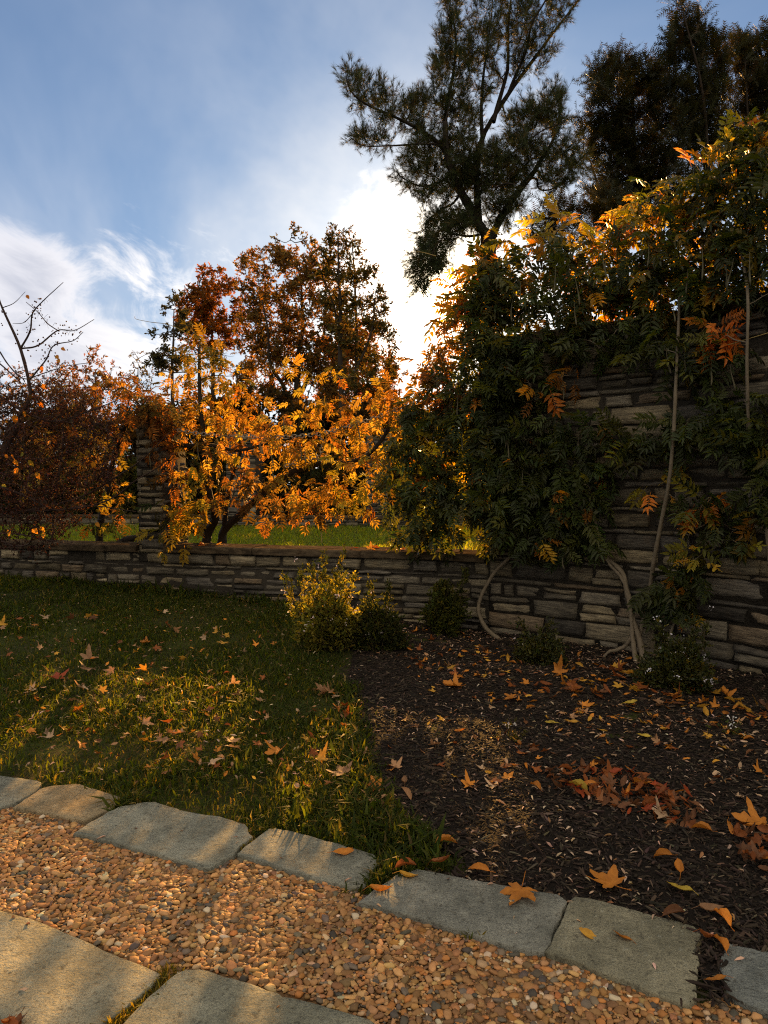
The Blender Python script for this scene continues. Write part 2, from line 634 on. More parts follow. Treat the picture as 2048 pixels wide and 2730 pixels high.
gx = axis_pts(-400, -7.0, 5.0, 400, 0.09)
gy = axis_pts(-120, 0.5, 11.0, 900, 0.09)
g_o = grid_sheet("ground", gx, gy, lambda x, y: gz(x, y) + 0.012 * vnoise(np.stack([x * 3, y * 3, x * 0], 1)) * (y < 12) - 0.012 * (y < 3.6), M['ground'])
tag(g_o, kind='structure')

# mulch bed outline, read off the photo and laid on the ground
_mb = [(372, 632), (352, 652), (345, 672), (350, 690), (356, 712), (360, 740), (366, 765), (376, 800), (392, 826), (430, 852), (470, 868)]
MULCH = [tuple(Gp(*p)[:2]) for p in _mb]
_edge = [dsp(900, 1900), dsp(1210, 1965), dsp(1480, 2060), dsp(1515, 2185), dsp(1580, 2185), dsp(1659, 2100), (860, 1010), (960, 1060)]
MULCH += [tuple(Gp(*p)[:2]) for p in _edge] + [(4.2, 1.6), (4.2, 4.0)]
for s in np.linspace(s_at(780) + 0.3, s_at(365), 14):
    xx, yy = wpos(s, -0.1)
    MULCH.append((float(xx), float(yy)))


def bed_z(x, y):
    return gz(x, y) + 0.018 + 0.014 * vnoise(np.stack([x * 4, y * 4, 0 * x], 1), 3) + 0.008 * vnoise(np.stack([x * 13, y * 13, 0 * x], 1), 4)


bed = grid_sheet("mulch_bed", np.arange(-0.8, 4.3, 0.05), np.arange(1.2, 8.0, 0.05), bed_z, M['mulchbed'], lambda x, y: inside(MULCH, x, y))
tag(bed, kind='structure')

# ------------------------------------------------------------------ flagstones and the gravel path
SLAB_Z = 0.024
SLABS = [
    ("pale flagstone at the far end of the path's lawn edge, cut by the picture's side", (0.20, 0.205, 0.18),
     [(-90, 1655), (0, 1675), (60, 1682), (90, 1689), (82, 1706), (42, 1731), (0, 1743), (-60, 1735)]),
    ("tan layered flagstone with a curved outline, smallest beside the lawn", (0.27, 0.215, 0.14),
     [(28, 1744), (60, 1722), (86, 1704), (108, 1697), (172, 1693), (200, 1702), (264, 1722), (246, 1742), (205, 1762), (180, 1772), (140, 1764), (90, 1754)]),
    ("largest grey flagstone edging the lawn, rough cleft top with a ragged right end", (0.225, 0.23, 0.20),
     [(160, 1799), (190, 1778), (232, 1753), (270, 1739), (300, 1733), (334, 1731), (400, 1752), (440, 1758), (475, 1762), (530, 1780), (545, 1806), (520, 1826), (503, 1846), (478, 1860), (456, 1874), (428, 1870), (350, 1847), (260, 1822)]),
    ("grey flagstone edging the lawn with one small orange leaf near its mossy end", (0.20, 0.205, 0.18),
     [(510, 1843), (550, 1812), (580, 1790), (592, 1788), (640, 1797), (720, 1818), (806, 1845), (829, 1864), (805, 1890), (788, 1914), (755, 1913), (680, 1896), (600, 1870)]),
    ("long grey flagstone with a big orange maple leaf lying on it", (0.19, 0.195, 0.18),
     [(774, 1947), (815, 1916), (852, 1889), (900, 1877), (1000, 1896), (1110, 1914), (1205, 1932), (1226, 1946), (1198, 2010), (1178, 2058), (1150, 2056), (1040, 2024), (900, 1980)]),
    ("olive grey flagstone carrying two small orange leaves side by side", (0.215, 0.205, 0.155),
     [(1178, 2054), (1208, 1998), (1230, 1946), (1244, 1938), (1275, 1940), (1380, 1968), (1470, 1991), (1500, 2001), (1514, 2020), (1509, 2090), (1503, 2156), (1484, 2169), (1400, 2139), (1290, 2093)]),
    ("blue grey flagstone at the right edge of the photo beside the mulch", (0.165, 0.18, 0.18),
     [(1554, 2064), (1574, 2038), (1660, 2055), (1760, 2083), (1800, 2140), (1780, 2230), (1659, 2182), (1568, 2150)]),
    ("big flagstone in the lower left corner, near side of the gravel", (0.26, 0.255, 0.205),
     [(-190, 1935), (0, 1966), (64, 1982), (150, 2016), (250, 2060), (350, 2104), (310, 2142), (262, 2182), (214, 2216), (130, 2290), (60, 2246), (0, 2193), (-140, 2090)]),
    ("big flagstone at the bottom edge, right of the mossy joint", (0.235, 0.235, 0.19),
     [(382, 2099), (400, 2092), (428, 2091), (520, 2116), (598, 2142), (612, 2150), (700, 2172), (800, 2203), (870, 2250), (820, 2420), (600, 2420), (400, 2360), (200, 2300), (258, 2214), (320, 2152)]),
]
SLAB_POLY = []


def make_slab(label, col, pts):
    c = np.array([on_ground(*dsp(x, y), SLAB_Z)[:2] for x, y in pts])
    SLAB_POLY.append(c)
    cen = c.mean(0)
    # subdivide the outline and roughen it
    n = len(c)
    ring = []
    for i in range(n):
        a, b = c[i], c[(i + 1) % n]
        k = max(2, int(np.linalg.norm(b - a) / 0.025))
        for t in np.arange(k) / k:
            ring.append(a * (1 - t) + b * t)
    ring = np.array(ring)
    nz = vnoise(np.concatenate([ring * 22, np.full((len(ring), 1), cen[0] * 7)], 1), 9) * 0.005 + \
        vnoise(np.concatenate([ring * 60, np.full((len(ring), 1), cen[0] * 7)], 1), 10) * 0.004
    out = nrm(ring - cen)
    ring = ring + out * nz[:, None]
    m = len(ring)
    levels = []
    for k, (sc, z) in enumerate(((0.0, -0.06), (0.0, SLAB_Z - 0.007), (0.0015, SLAB_Z - 0.002), (0.005, SLAB_Z))):
        r = ring - out * sc
        zz = np.full(m, z)
        if k >= 2:
            zz = zz + 0.0015 * vnoise(np.concatenate([ring * 14, np.zeros((m, 1))], 1), 5)
        levels.append(np.concatenate([r, zz[:, None]], 1))
    fr = [0.75, 0.5, 0.25]
    for f in fr:
        r = cen + (ring - out * 0.005 - cen) * f
        zz = SLAB_Z + 0.0015 * vnoise(np.concatenate([r * 9, np.zeros((m, 1))], 1), 6)
        levels.append(np.concatenate([r, zz[:, None]], 1))
    V = np.concatenate(levels + [np.array([[cen[0], cen[1], SLAB_Z]])])
    i = np.arange(m)
    q = []
    for k in range(len(levels) - 1):
        q.append(np.stack([k * m + i, k * m + (i + 1) % m, (k + 1) * m + (i + 1) % m, (k + 1) * m + i], -1))
    e = (len(levels) - 1) * m
    tri = np.stack([e + i, e + (i + 1) % m, np.full(m, len(V) - 1)], -1)
    b = Buf()
    b.add(V, [np.concatenate(q), tri], np.array(col) * 1.2)
    o = b.build("flagstone", M['slab'], origin=(cen[0], cen[1], 0.0))
    tag(o, label, "flagstone", "flagstones edging the gravel path")


for lb, cl, pt in SLABS:
    make_slab(lb, cl, pt)

# gravel: a concrete bed with pebbles set in it
_pathpx = [(-200, 1690), (0, 1738), (150, 1768), (300, 1835), (440, 1880), (520, 1850), (640, 1885), (770, 1925), (900, 1985), (1160, 2065), (1290, 2100), (1485, 2178), (1560, 2150), (1700, 2230),
           (1900, 2330), (1700, 2500), (1200, 2450), (850, 2260), (790, 2195), (600, 2136), (430, 2086), (360, 2106), (240, 2052), (60, 1978), (-200, 1930)]
PATH = [tuple(on_ground(*dsp(x, y), 0.01)[:2]) for x, y in _pathpx]
pa = np.array(PATH)


PATH_WIDE = [tuple(on_ground(*dsp(x, y), 0.01)[:2]) for x, y in [(-260, 1670), (0, 1732), (150, 1760), (300, 1825), (440, 1868), (520, 1840), (640, 1875), (770, 1912), (900, 1975), (1160, 2050), (1290, 2088), (1485, 2165), (1560, 2140), (1700, 2215),
              (2100, 2500), (1200, 2700), (300, 2700), (-400, 2300), (-400, 1900)]]
path_o = grid_sheet("gravel_path", np.arange(-4.0, 3.4, 0.018), np.arange(0.9, 4.2, 0.018),
                    lambda x, y: 0.004 + 0.004 * vnoise(np.stack([x * 9, y * 9, 0 * x], 1), 21), M['concrete'], lambda x, y: inside(PATH_WIDE, x, y))
tag(path_o, kind='structure')


def ico(sub):
    import bmesh
    bm = bmesh.new()
    bmesh.ops.create_icosphere(bm, subdivisions=sub, radius=1.0)
    bm.verts.ensure_lookup_table()
    v = np.array([x.co[:] for x in bm.verts])
    f = np.array([[x.index for x in q.verts] for q in bm.faces])
    bm.free()
    return v, f


PEB = [(0.2, (0.29, 0.165, 0.072)), (0.24, (0.225, 0.127, 0.060)), (0.15, (0.35, 0.215, 0.10)), (0.13, (0.155, 0.095, 0.052)),
       (0.06, (0.37, 0.275, 0.17)), (0.025, (0.42, 0.37, 0.29)), (0.08, (0.115, 0.098, 0.08)), (0.05, (0.07, 0.065, 0.06)), (0.08, (0.32, 0.145, 0.05))]




def make_pebbles():
    lo, hi = pa.min(0), pa.max(0)
    lo = np.maximum(lo, [-3.4, 1.25])
    hi = np.minimum(hi, [2.2, 4.0])
    cell = 0.007
    nx, ny = ((hi - lo) / cell).astype(int) + 1
    occ = np.zeros((nx, ny), dtype=bool)
    P, S = [], []
    for rad, tries in ((0.0138, 6000), (0.0112, 16000), (0.0086, 30000), (0.006, 52000), (0.004, 70000)):
        q = lo + rng.random((tries, 2)) * (hi - lo)
        q = q[inside(PATH, q[:, 0], q[:, 1])]
        k = int(math.ceil(rad / cell))
        gi = ((q - lo) / cell).astype(int)
        offs = [(a, b) for a in range(-k, k + 1) for b in range(-k, k + 1) if math.hypot(a, b) * cell <= rad * 0.98]
        oa = np.array(offs)
        for (pp, g0) in zip(q, gi):
            c = np.clip(g0 + oa, 0, [nx - 1, ny - 1])
            if occ[c[:, 0], c[:, 1]].any():
                continue
            occ[c[:, 0], c[:, 1]] = True
            P.append(pp)
            S.append(rad)
    P, S = np.array(P), np.array(S)
    n = len(P)
    bf = Buf()
    col = pick(PEB, n, 0.16)
    tv, tf = ico(2)
    tv1, tf1 = ico(1)
    near = P[:, 1] < 2.9
    for var in range(8):
        for lod, (bv, bfc) in ((True, (tv, tf)), (False, (tv1, tf1))):
            v = bv * (1 + 0.42 * vnoise(bv * 1.5 + var * 7.7, var)[:, None]) 
            if var % 3 == 0:      # some are broken, flat-faced
                v = np.clip(v, -0.72, 0.8)
            k = (np.arange(n) % 8 == var) & (near == lod)
            m = int(k.sum())
            a = rng.random(m) * 6.283
            ax = np.stack([np.cos(a), np.sin(a), rng.normal(0, 0.16, m)], 1)
            up = np.stack([rng.normal(0, 0.2, m), rng.normal(0, 0.2, m), np.ones(m)], 1)
            s = np.stack([S[k] * rng.uniform(1.05, 1.6, m), S[k] * rng.uniform(0.75, 1.08, m), S[k] * rng.uniform(0.38, 0.62, m)], 1)
            pos = np.concatenate([P[k], (0.006 + S[k] * rng.uniform(-0.15, 0.22, m))[:, None]], 1)
            scatter(bf, (v, [bfc]), pos, ax, up, s, col[k] * np.array([1.18, 1.08, 0.94]))
    o = bf.build("gravel", M['pebble'])
    tag(o, "tan and brown rounded pebbles set close together in the path", "gravel", kind='stuff')
    print("pebbles", n)


make_pebbles()

# ------------------------------------------------------------------ stone walls
STONE = [(0.28, (0.105, 0.098, 0.083)), (0.24, (0.080, 0.076, 0.070)), (0.2, (0.125, 0.112, 0.085)), (0.1, (0.165, 0.145, 0.105)),
         (0.1, (0.058, 0.056, 0.054)), (0.08, (0.110, 0.090, 0.068))]


def add_stone(buf, s0, s1, z0, z1, posf, prot, nu=11, nv=6):
    """one rough block on the face: posf(s, off) gives plan x, y"""
    u = np.linspace(0, 1, nu)
    v = np.linspace(0, 1, nv)
    # pull the outer rings together so that the arris is tight
    u = np.concatenate([[0, 0.0], 0.012 + u[1:-1] * 0.976, [1, 1.0]])
    v = np.concatenate([[0, 0.0], 0.04 + v[1:-1] * 0.92, [1, 1.0]])
    nu, nv = len(u), len(v)
    U, Vv = np.meshgrid(u, v)
    L, H = s1 - s0, z1 - z0
    sd = rng.integers(0, 9999)
    # skewed quadrilateral
    ds0, ds1 = rng.normal(0, 0.012, 2) * min(1, L / 0.2), rng.normal(0, 0.012, 2) * min(1, L / 0.2)
    dz0, dz1 = rng.normal(0, 0.05, 2) * H, rng.normal(0, 0.05, 2) * H
    S = s0 + U * L + (1 - U) * (ds0[0] * (1 - Vv) + ds0[1] * Vv) + U * (ds1[0] * (1 - Vv) + ds1[1] * Vv)
    Z = z0 + Vv * H + (1 - Vv) * (dz0[0] * (1 - U) + dz0[1] * U) + Vv * (dz1[0] * (1 - U) + dz1[1] * U)
    q = np.stack([S.ravel() * 9, Z.ravel() * 16, np.full(S.size, sd * 0.37)], 1)
    S = S + (vnoise(q + 31, 2) * 0.010).reshape(S.shape)
    Z = Z + (vnoise(q * np.array([0.6, 1, 1]), 1) * 0.009).reshape(Z.shape)
    edge = np.minimum(np.minimum(U, 1 - U) * L, np.minimum(Vv, 1 - Vv) * H)
    D = prot + (vnoise(q * 1.1 + 77, 3) * 0.012 + vnoise(q * np.array([1.0, 3.2, 1.0]) + 177, 4) * 0.006).reshape(S.shape)
    D = D - 0.016 * np.clip(1 - edge / 0.02, 0, 1) ** 2
    side = np.zeros(S.shape, dtype=bool)
    side[0, :] = side[-1, :] = side[:, 0] = side[:, -1] = True
    D = np.where(side, -0.05, D)
    x, y = posf(S.ravel(), D.ravel())
    P = np.stack([x, y, Z.ravel()], 1)
    i = np.arange(nv - 1)[:, None] * nu
    j = np.arange(nu - 1)[None, :]
    F = np.stack([i + j, i + j + 1, i + j + 1 + nu, i + j + nu], -1).reshape(-1, 4)
    buf.add(P, [F], pick(STONE, 1, 0.0)[0] * np.array([1.28, 1.24, 1.17]) * math.exp(rng.normal(0, 0.26)))


def lay_wall(buf, s0, s1, zb, zt, posf, lens=(0.16, 0.52), hts=(0.065, 0.15), grow=None):
    """coursed rubble from s0 to s1: zb(s) lowest, zt top"""
    z = zb
    while z < zt - 0.035:
        h = random.uniform(*hts)
        if random.random() < 0.22:
            h = random.uniform(0.04, 0.065)
        if zt - (z + h) < 0.05:
            h = zt - z
        s = s0 - random.uniform(0, 0.15)
        while s < s1 - 0.01:
            L = random.uniform(*lens) * (1.25 if h < 0.07 else 1.0)
            if grow:
                L *= float(np.interp(s, *grow))
            if random.random() < 0.12:
                L *= 0.5
            e = min(s + L, s1)
            a = max(s, s0)
            if s1 - e < 0.08:
                e = s1
            g = random.uniform(0.008, 0.02)
            pr = random.gauss(0.012, 0.012)
            if e - a > 0.05:
                if h > 0.105 and random.random() < 0.24:
                    m = h * random.uniform(0.4, 0.6)
                    add_stone(buf, a + g, e - g, z + g * 0.7, z + m - 0.004, posf, pr)
                    add_stone(buf, a + g, e - g, z + m + 0.004, z + h - g * 0.7, posf, pr + random.gauss(0, 0.008))
                else:
                    add_stone(buf, a + g, e - g, z + g * 0.6, z + h - g * 0.6, posf, pr)
            s = e
        z += h


def wall_core(buf, s0, s1, z0, z1, posf, f_off, b_off, n=60, col=(0.1, 0.09, 0.075)):
    """plain masonry body behind the face stones"""
    s = np.linspace(s0, s1, n)
    ring = [(f_off, z0), (f_off, z1), (b_off, z1), (b_off, z0)]
    P = []
    for off, z in ring:
        x, y = posf(s, np.full(n, off))
        P.append(np.stack([x, y, np.full(n, z)], 1))
    V = np.concatenate(P)
    i = np.arange(n - 1)
    q = []
    for k in range(4):
        a, b = k * n, ((k + 1) % 4) * n
        q.append(np.stack([a + i, a + i + 1, b + i + 1, b + i], -1))
    ends = np.array([[0, n, 2 * n, 3 * n], [n - 1, 4 * n - 1, 3 * n - 1, 2 * n - 1]])
    buf.add(V, q + [ends], col)


COPE_T, COPE_B = 0.752, 0.675
S_PIER0, S_PIER1 = s_at(138), s_at(164)
S_TALL = s_at(487)
TALL_TOP = 2.78


def coping_run(parent, s0, s1, zb, zt, posf, f_off, b_off, seg, mat):
    s = s0
    bf = Buf()
    while s < s1 - 0.02:
        L = random.uniform(*seg)
        e = min(s + L, s1)
        if s1 - e < 0.25:
            e = s1
        n = max(8, int((e - s) / 0.05))
        dz = random.uniform(-0.004, 0.004)
        df = random.uniform(-0.008, 0.008)
        ss = np.linspace(s + 0.004, e - 0.004, n)
        prof = [(f_off + df - 0.004, zb + 0.002), (f_off + df, zb + 0.010), (f_off + df, zt - 0.012), (f_off + df - 0.010, zt - 0.001), (f_off - 0.10, zt), (b_off + 0.05, zt), (b_off, zt - 0.01), (b_off, zb + 0.002)]
        P = []
        for off, z in prof:
            oo = off + 0.004 * vnoise(np.stack([ss * 14, np.full(n, z * 30), np.full(n, off * 3)], 1), 8)
            x, y = posf(ss, oo)
            P.append(np.stack([x, y, np.full(n, z + dz) + 0.003 * vnoise(np.stack([ss * 10, np.full(n, off * 8), 0 * ss], 1), 7)], 1))
        V = np.concatenate(P)
        i = np.arange(n - 1)
        k8 = len(prof)
        q = [np.stack([k * n + i, k * n + i + 1, ((k + 1) % k8) * n + i + 1, ((k + 1) % k8) * n + i], -1) for k in range(k8)]
        ends = [np.array([[k * n for k in range(k8)]]), np.array([[k * n + n - 1 for k in range(k8)][::-1]])]
        bf.add(V, q + ends, np.array((0.075, 0.058, 0.040)) * random.uniform(0.85, 1.15))
        s = e
    return bf.build("coping", mat, parent, smooth=False)


def build_walls():
    # low wall
    x0, y0 = wpos(s_at(320))
    low = tag(empty("stone_wall", (float(x0), float(y0), 0)), "low dry laid grey stone wall with flat coping between lawn and far garden", "wall")
    bf = Buf()
    lay_wall(bf, _ws[0] + 0.2, S_TALL + 0.02, -0.02, COPE_B, wpos, (0.16, 0.46), (0.075, 0.13), ((S_PIER0 - 2, S_TALL), (0.75, 1.3)))
    o = bf.build("masonry", M['stone'], low)
    c = Buf()
    wall_core(c, _ws[0] + 0.2, S_TALL + 0.02, -0.1, COPE_B - 0.004, wpos, -0.012, -0.40)
    c.build("mortar", M['mortar'], low)
    coping_run(low, _ws[0] + 0.2, S_PIER0 - 0.003, COPE_B, COPE_T, wpos, 0.045, -0.44, (0.7, 1.3), M['coping'])
    coping_run(low, S_PIER1 + 0.003, S_TALL - 0.003, COPE_B, COPE_T, wpos, 0.045, -0.44, (0.8, 1.5), M['coping'])
    # tall wall
    x0, y0 = wpos(s_at(630))
    tall = tag(empty("stone_wall", (float(x0), float(y0), 0)), "tall dark stone wall curving towards the viewer behind the vines", "wall")
    bf = Buf()
    lay_wall(bf, S_TALL + 0.02, _ws[-1] - 0.1, -0.03, TALL_TOP - 0.1, wpos, (0.22, 0.66), (0.085, 0.16))
    bf.build("masonry", M['stone'], tall)
    # the end of the tall wall in the opening
    ex, ey = wpos(S_TALL, 0.0)
    tx, ty = np.interp(S_TALL, _ws, _wt[:, 0]), np.interp(S_TALL, _ws, _wt[:, 1])
    nx, ny = np.interp(S_TALL, _ws, _wn[:, 0]), np.interp(S_TALL, _ws, _wn[:, 1])

    def endpos(s, off):
        return ex - nx * s - tx * off, ey - ny * s - ty * off
    bf = Buf()
    lay_wall(bf, 0.02, 0.44, COPE_T, TALL_TOP - 0.1, endpos, (0.2, 0.45), (0.075, 0.14))
    bf.build("wall_end", M['stone'], tall)
    c = Buf()
    wall_core(c, S_TALL + 0.015, _ws[-1] - 0.1, -0.1, TALL_TOP - 0.104, wpos, -0.012, -0.45)
    c.build("mortar", M['mortar'], tall)
    coping_run(tall, S_TALL - 0.05, _ws[-1] - 0.1, TALL_TOP - 0.1, TALL_TOP, wpos, 0.05, -0.5, (0.7, 1.4), M['coping'])
    # pier
    px, py = wpos((S_PIER0 + S_PIER1) / 2)
    pier = tag(empty("stone_pier", (float(px), float(py), 0)), "square stone pier rising from the low wall, top buried in vines", "pier")
    bf = Buf()
    w = S_PIER1 - S_PIER0
    tx, ty = np.interp(S_PIER0, _ws, _wt[:, 0]), np.interp(S_PIER0, _ws, _wt[:, 1])
    nx, ny = np.interp(S_PIER0, _ws, _wn[:, 0]), np.interp(S_PIER0, _ws, _wn[:, 1])
    ax, ay = wpos(S_PIER0, 0.02)
    bx, by = ax + tx * w, ay + ty * w
    D = 0.5

    def front(s, off):
        return ax + tx * s + nx * off, ay + ty * s + ny * off

    def right(s, off):
        return bx - nx * s + tx * off, by - ny * s + ty * off

    def left(s, off):
        return ax - nx * (D - s) - tx * off, ay - ny * (D - s) - ty * off
    lay_wall(bf, 0.0, w, COPE_B - 0.02, 2.25, front, (0.16, 0.36), (0.06, 0.12))
    for fn in (left, right):
        lay_wall(bf, 0.0, D, COPE_B - 0.02, 2.25, fn, (0.16, 0.36), (0.06, 0.12))
    bf.build("masonry", M['stone'], pier)
    c = Buf()
    cc = []
    for (qx, qy) in ((ax, ay), (bx, by), (bx - nx * D, by - ny * D), (ax - nx * D, ay - ny * D)):
        cc.append((qx, qy))
    cc = np.array(cc)
    mid = cc.mean(0)
    cc = mid + (cc - mid) * 0.94
    V = np.concatenate([np.c_[cc, np.full(4, COPE_B - 0.1)], np.c_[cc, np.full(4, 2.26)]])
    c.add(V, [np.array([[0, 1, 5, 4], [1, 2, 6, 5], [2, 3, 7, 6], [3, 0, 4, 7], [4, 5, 6, 7]])])
    c.build("mortar", M['mortar'], pier)


build_walls()

# ------------------------------------------------------------------ leaf templates


def strip_leaf(L, W, fold=0.25, droop=0.15, x0=0.0, y0=0.0, ang=0.0, z0=0.0):
    """pointed leaflet: 6 vertices, 2 quads"""
    v = np.array([(0, 0, 0), (L * .3, W * .5, fold * W * .5), (L * .68, W * .38, fold * W * .4 - droop * L * .4), (L, 0, -droop * L),
                  (L * .68, -W * .38, fold * W * .4 - droop * L * .4), (L * .3, -W * .5, fold * W * .5)])
    c, s = math.cos(ang), math.sin(ang)
    v = np.stack([v[:, 0] * c - v[:, 1] * s + x0, v[:, 0] * s + v[:, 1] * c + y0, v[:, 2] + z0], 1)
    return v, np.array([[0, 3, 2, 1], [0, 5, 4, 3]])


def join_t(parts):
    V, F, n = [], {}, 0
    for v, f in parts:
        f = np.asarray(f)
        F.setdefault(f.shape[1], []).append(f + n)
        V.append(v)
        n += len(v)
    return np.concatenate(V), [np.concatenate(x) for x in F.values()]


def compound(pairs=5, bend=0.35, seed=0, wide=0.32):
    """pinnate wisteria leaf of length 1"""
    r = np.random.default_rng(seed)
    parts = []
    n = pairs
    for i in range(n):
        t = 0.25 + 0.62 * i / (n - 1)
        z = -bend * t * t
        ll = 0.36 * (0.75 + 0.5 * math.sin(math.pi * (0.2 + 0.7 * t))) * r.uniform(0.85, 1.12)
        for sg in (1, -1):
            parts.append(strip_leaf(ll, ll * wide * r.uniform(0.85, 1.2), r.uniform(0.1, 0.5), r.uniform(0.1, 0.6), t, 0, sg * r.uniform(0.85, 1.25), z + r.normal(0, 0.02)))
    parts.append(strip_leaf(0.38, 0.38 * wide, 0.3, 0.5, 0.9, 0, r.normal(0, 0.2), -bend * 0.85))
    # rachis
    rv = np.array([(0, .008, 0), (0, -.008, 0), (.5, -.007, -bend * .25), (.5, .007, -bend * .25), (.92, .004, -bend * .85), (.92, -.004, -bend * .85)])
    parts.append((rv, np.array([[0, 1, 2, 3], [3, 2, 5, 4]])))
    return join_t(parts)


WIST = [compound(5, b, k) for k, b in enumerate((0.25, 0.45, 0.7, 0.15))] + [compound(4, 0.5, 9), compound(6, 0.35, 10)]


def sprig(n=6, seed=0, lw=0.5, spread=1.0):
    """a twig end with n simple leaves, length about 1"""
    r = np.random.default_rng(seed)
    parts = []
    for i in range(n):
        t = i / max(1, n - 1)
        a = r.uniform(-1.4, 1.4) * spread
        v, f = strip_leaf(r.uniform(.35, .6), r.uniform(.35, .6) * lw, r.uniform(-.3, .5), r.uniform(-.2, .5), 0, 0, a)
        b = r.uniform(0, 6.28)
        c, s = math.cos(b), math.sin(b)
        v = np.stack([v[:, 0] + t * 0.65, v[:, 1] * c - v[:, 2] * s, v[:, 1] * s + v[:, 2] * c], 1)
        parts.append((v, f))
    return join_t(parts)


SPRIG = [sprig(6, k) for k in range(5)]
SMALL = [sprig(7, 40 + k, 0.55, 0.8) for k in range(4)]


def tuft(n=18, seed=0, w=0.028, cone=0.75):
    """pine needles fanned round a shoot of length about 1"""
    r = np.random.default_rng(seed)
    V, F = [], []
    for i in range(n):
        t = r.uniform(0, 0.45)
        a = r.uniform(0, 6.283)
        th = r.uniform(0.2, cone)
        d = np.array([math.cos(th), math.sin(th) * math.cos(a), math.sin(th) * math.sin(a)])
        p = nrm(np.cross(d, r.normal(size=3)))
        L = r.uniform(.6, 1.0)
        b = np.array([t, 0, 0])
        k = len(V)
        V += [b - p * w * .5, b + p * w * .5, b + d * L + np.array([0, 0, -0.05])]
        F.append([k, k + 1, k + 2])
    return np.array(V), [np.array(F)]


TUFT = [tuft(20, k) for k in range(5)]


def spray(seed=0, n=9):
    """flat feathery conifer shoot"""
    r = np.random.default_rng(seed)
    V, F = [], []
    for i in range(n):
        t = i / n * 0.9
        for sg in (1, -1):
            ll = r.uniform(.22, .34) * (1 - 0.4 * t)
            a = r.uniform(.7, 1.1) * sg
            d = np.array([math.cos(a), math.sin(a), r.uniform(-.35, .15)])
            k = len(V)
            V += [np.array([t, 0, 0]), np.array([t + .055, 0, 0]), np.array([t, 0, 0]) + d * ll]
            F.append([k, k + 1, k + 2])
    V += [np.array([0, .012, 0]), np.array([0, -.012, 0]), np.array([1.0, 0, 0])]
    F.append([len(V) - 3, len(V) - 2, len(V) - 1])
    return np.array(V), [np.array(F)]


SPRAY = [spray(k) for k in range(4)]


def scatter_mix(buf, tmpls, pos, axis, up, scale, col):
    k = rng.integers(0, len(tmpls), len(pos))
    sc = np.broadcast_to(np.asarray(scale, dtype=float), (len(pos),))
    for i, t in enumerate(tmpls):
        m = k == i
        scatter(buf, t, pos[m], axis[m], up[m], sc[m], col[m])


# ------------------------------------------------------------------ wood


class Wood:
    """the woody skeleton of one plant: remembers points so that new branches can join on"""
    def __init__(self, sides=6, col=(0.05, 0.04, 0.03), rough=0.06):
        self.b = Buf()
        self.P, self.Rr = [], []
        self.sides, self.col, self.rough = sides, col, rough

    def limb(self, pts, r0, r1, n=None, wob=0.0, sides=None, col=None):
        pts = np.asarray(pts, dtype=float)
        L = np.linalg.norm(np.diff(pts, axis=0), axis=1).sum()
        n = n or max(6, int(L / 0.12)) if L < 4 else max(14, int(L / 0.35))
        p = spline(pts, n)
        if wob:
            t = np.linspace(0, 1, n)
            env = np.sin(np.pi * np.clip(t, 0, 1))[:, None]
            sd = rng.random() * 100
            w = np.stack([vnoise(np.c_[t * 4 + sd, t * 0 + k * 3.3, t * 0], k) for k in range(3)], 1)
            p = p + w * wob * env
        r = np.linspace(r0, r1, n)
        tube(self.b, p, r, sides or self.sides, col or self.col, rough=self.rough)
        self.P.append(p)
        self.Rr.append(r)
        return p

    def nearest(self, c, below=True):
        P = np.concatenate(self.P)
        Rr = np.concatenate(self.Rr)
        d = np.linalg.norm(P - c, axis=1) + (np.maximum(P[:, 2] - c[2] + 0.05, 0) * 1.5 if below else 0)
        i = int(np.argmin(d))
        return P[i], Rr[i]

    def branch_to(self, c, r1=0.004, wob=0.1, k=0.55, sag=0.08, rmin=0.006, rmax=None):
        a, ra = self.nearest(c)
        L = np.linalg.norm(c - a)
        m = a + (c - a) * 0.5 + np.array([0, 0, L * sag]) + rng.normal(0, L * 0.08, 3)
        r0 = max(rmin, ra * k)
        if rmax:
            r0 = min(r0, rmax)
        return self.limb([a, m, c], r0, r1, wob=L * wob, sides=4)


def ball_leaves(c, r, n, out_bias=0.6, droop=0.5, flat=None):
    """leaf positions and directions in a clump"""
    q = rdir(n) * (rng.random((n, 1)) ** 0.55)
    rr = np.array([r, r if flat is None else flat, r]) if np.ndim(r) == 0 else np.asarray(r)
    pos = c + q * rr
    ax = nrm(nrm(q) * out_bias + rng.normal(0, 0.45, (n, 3)) + np.array([0, 0, -droop]))
    return pos, ax


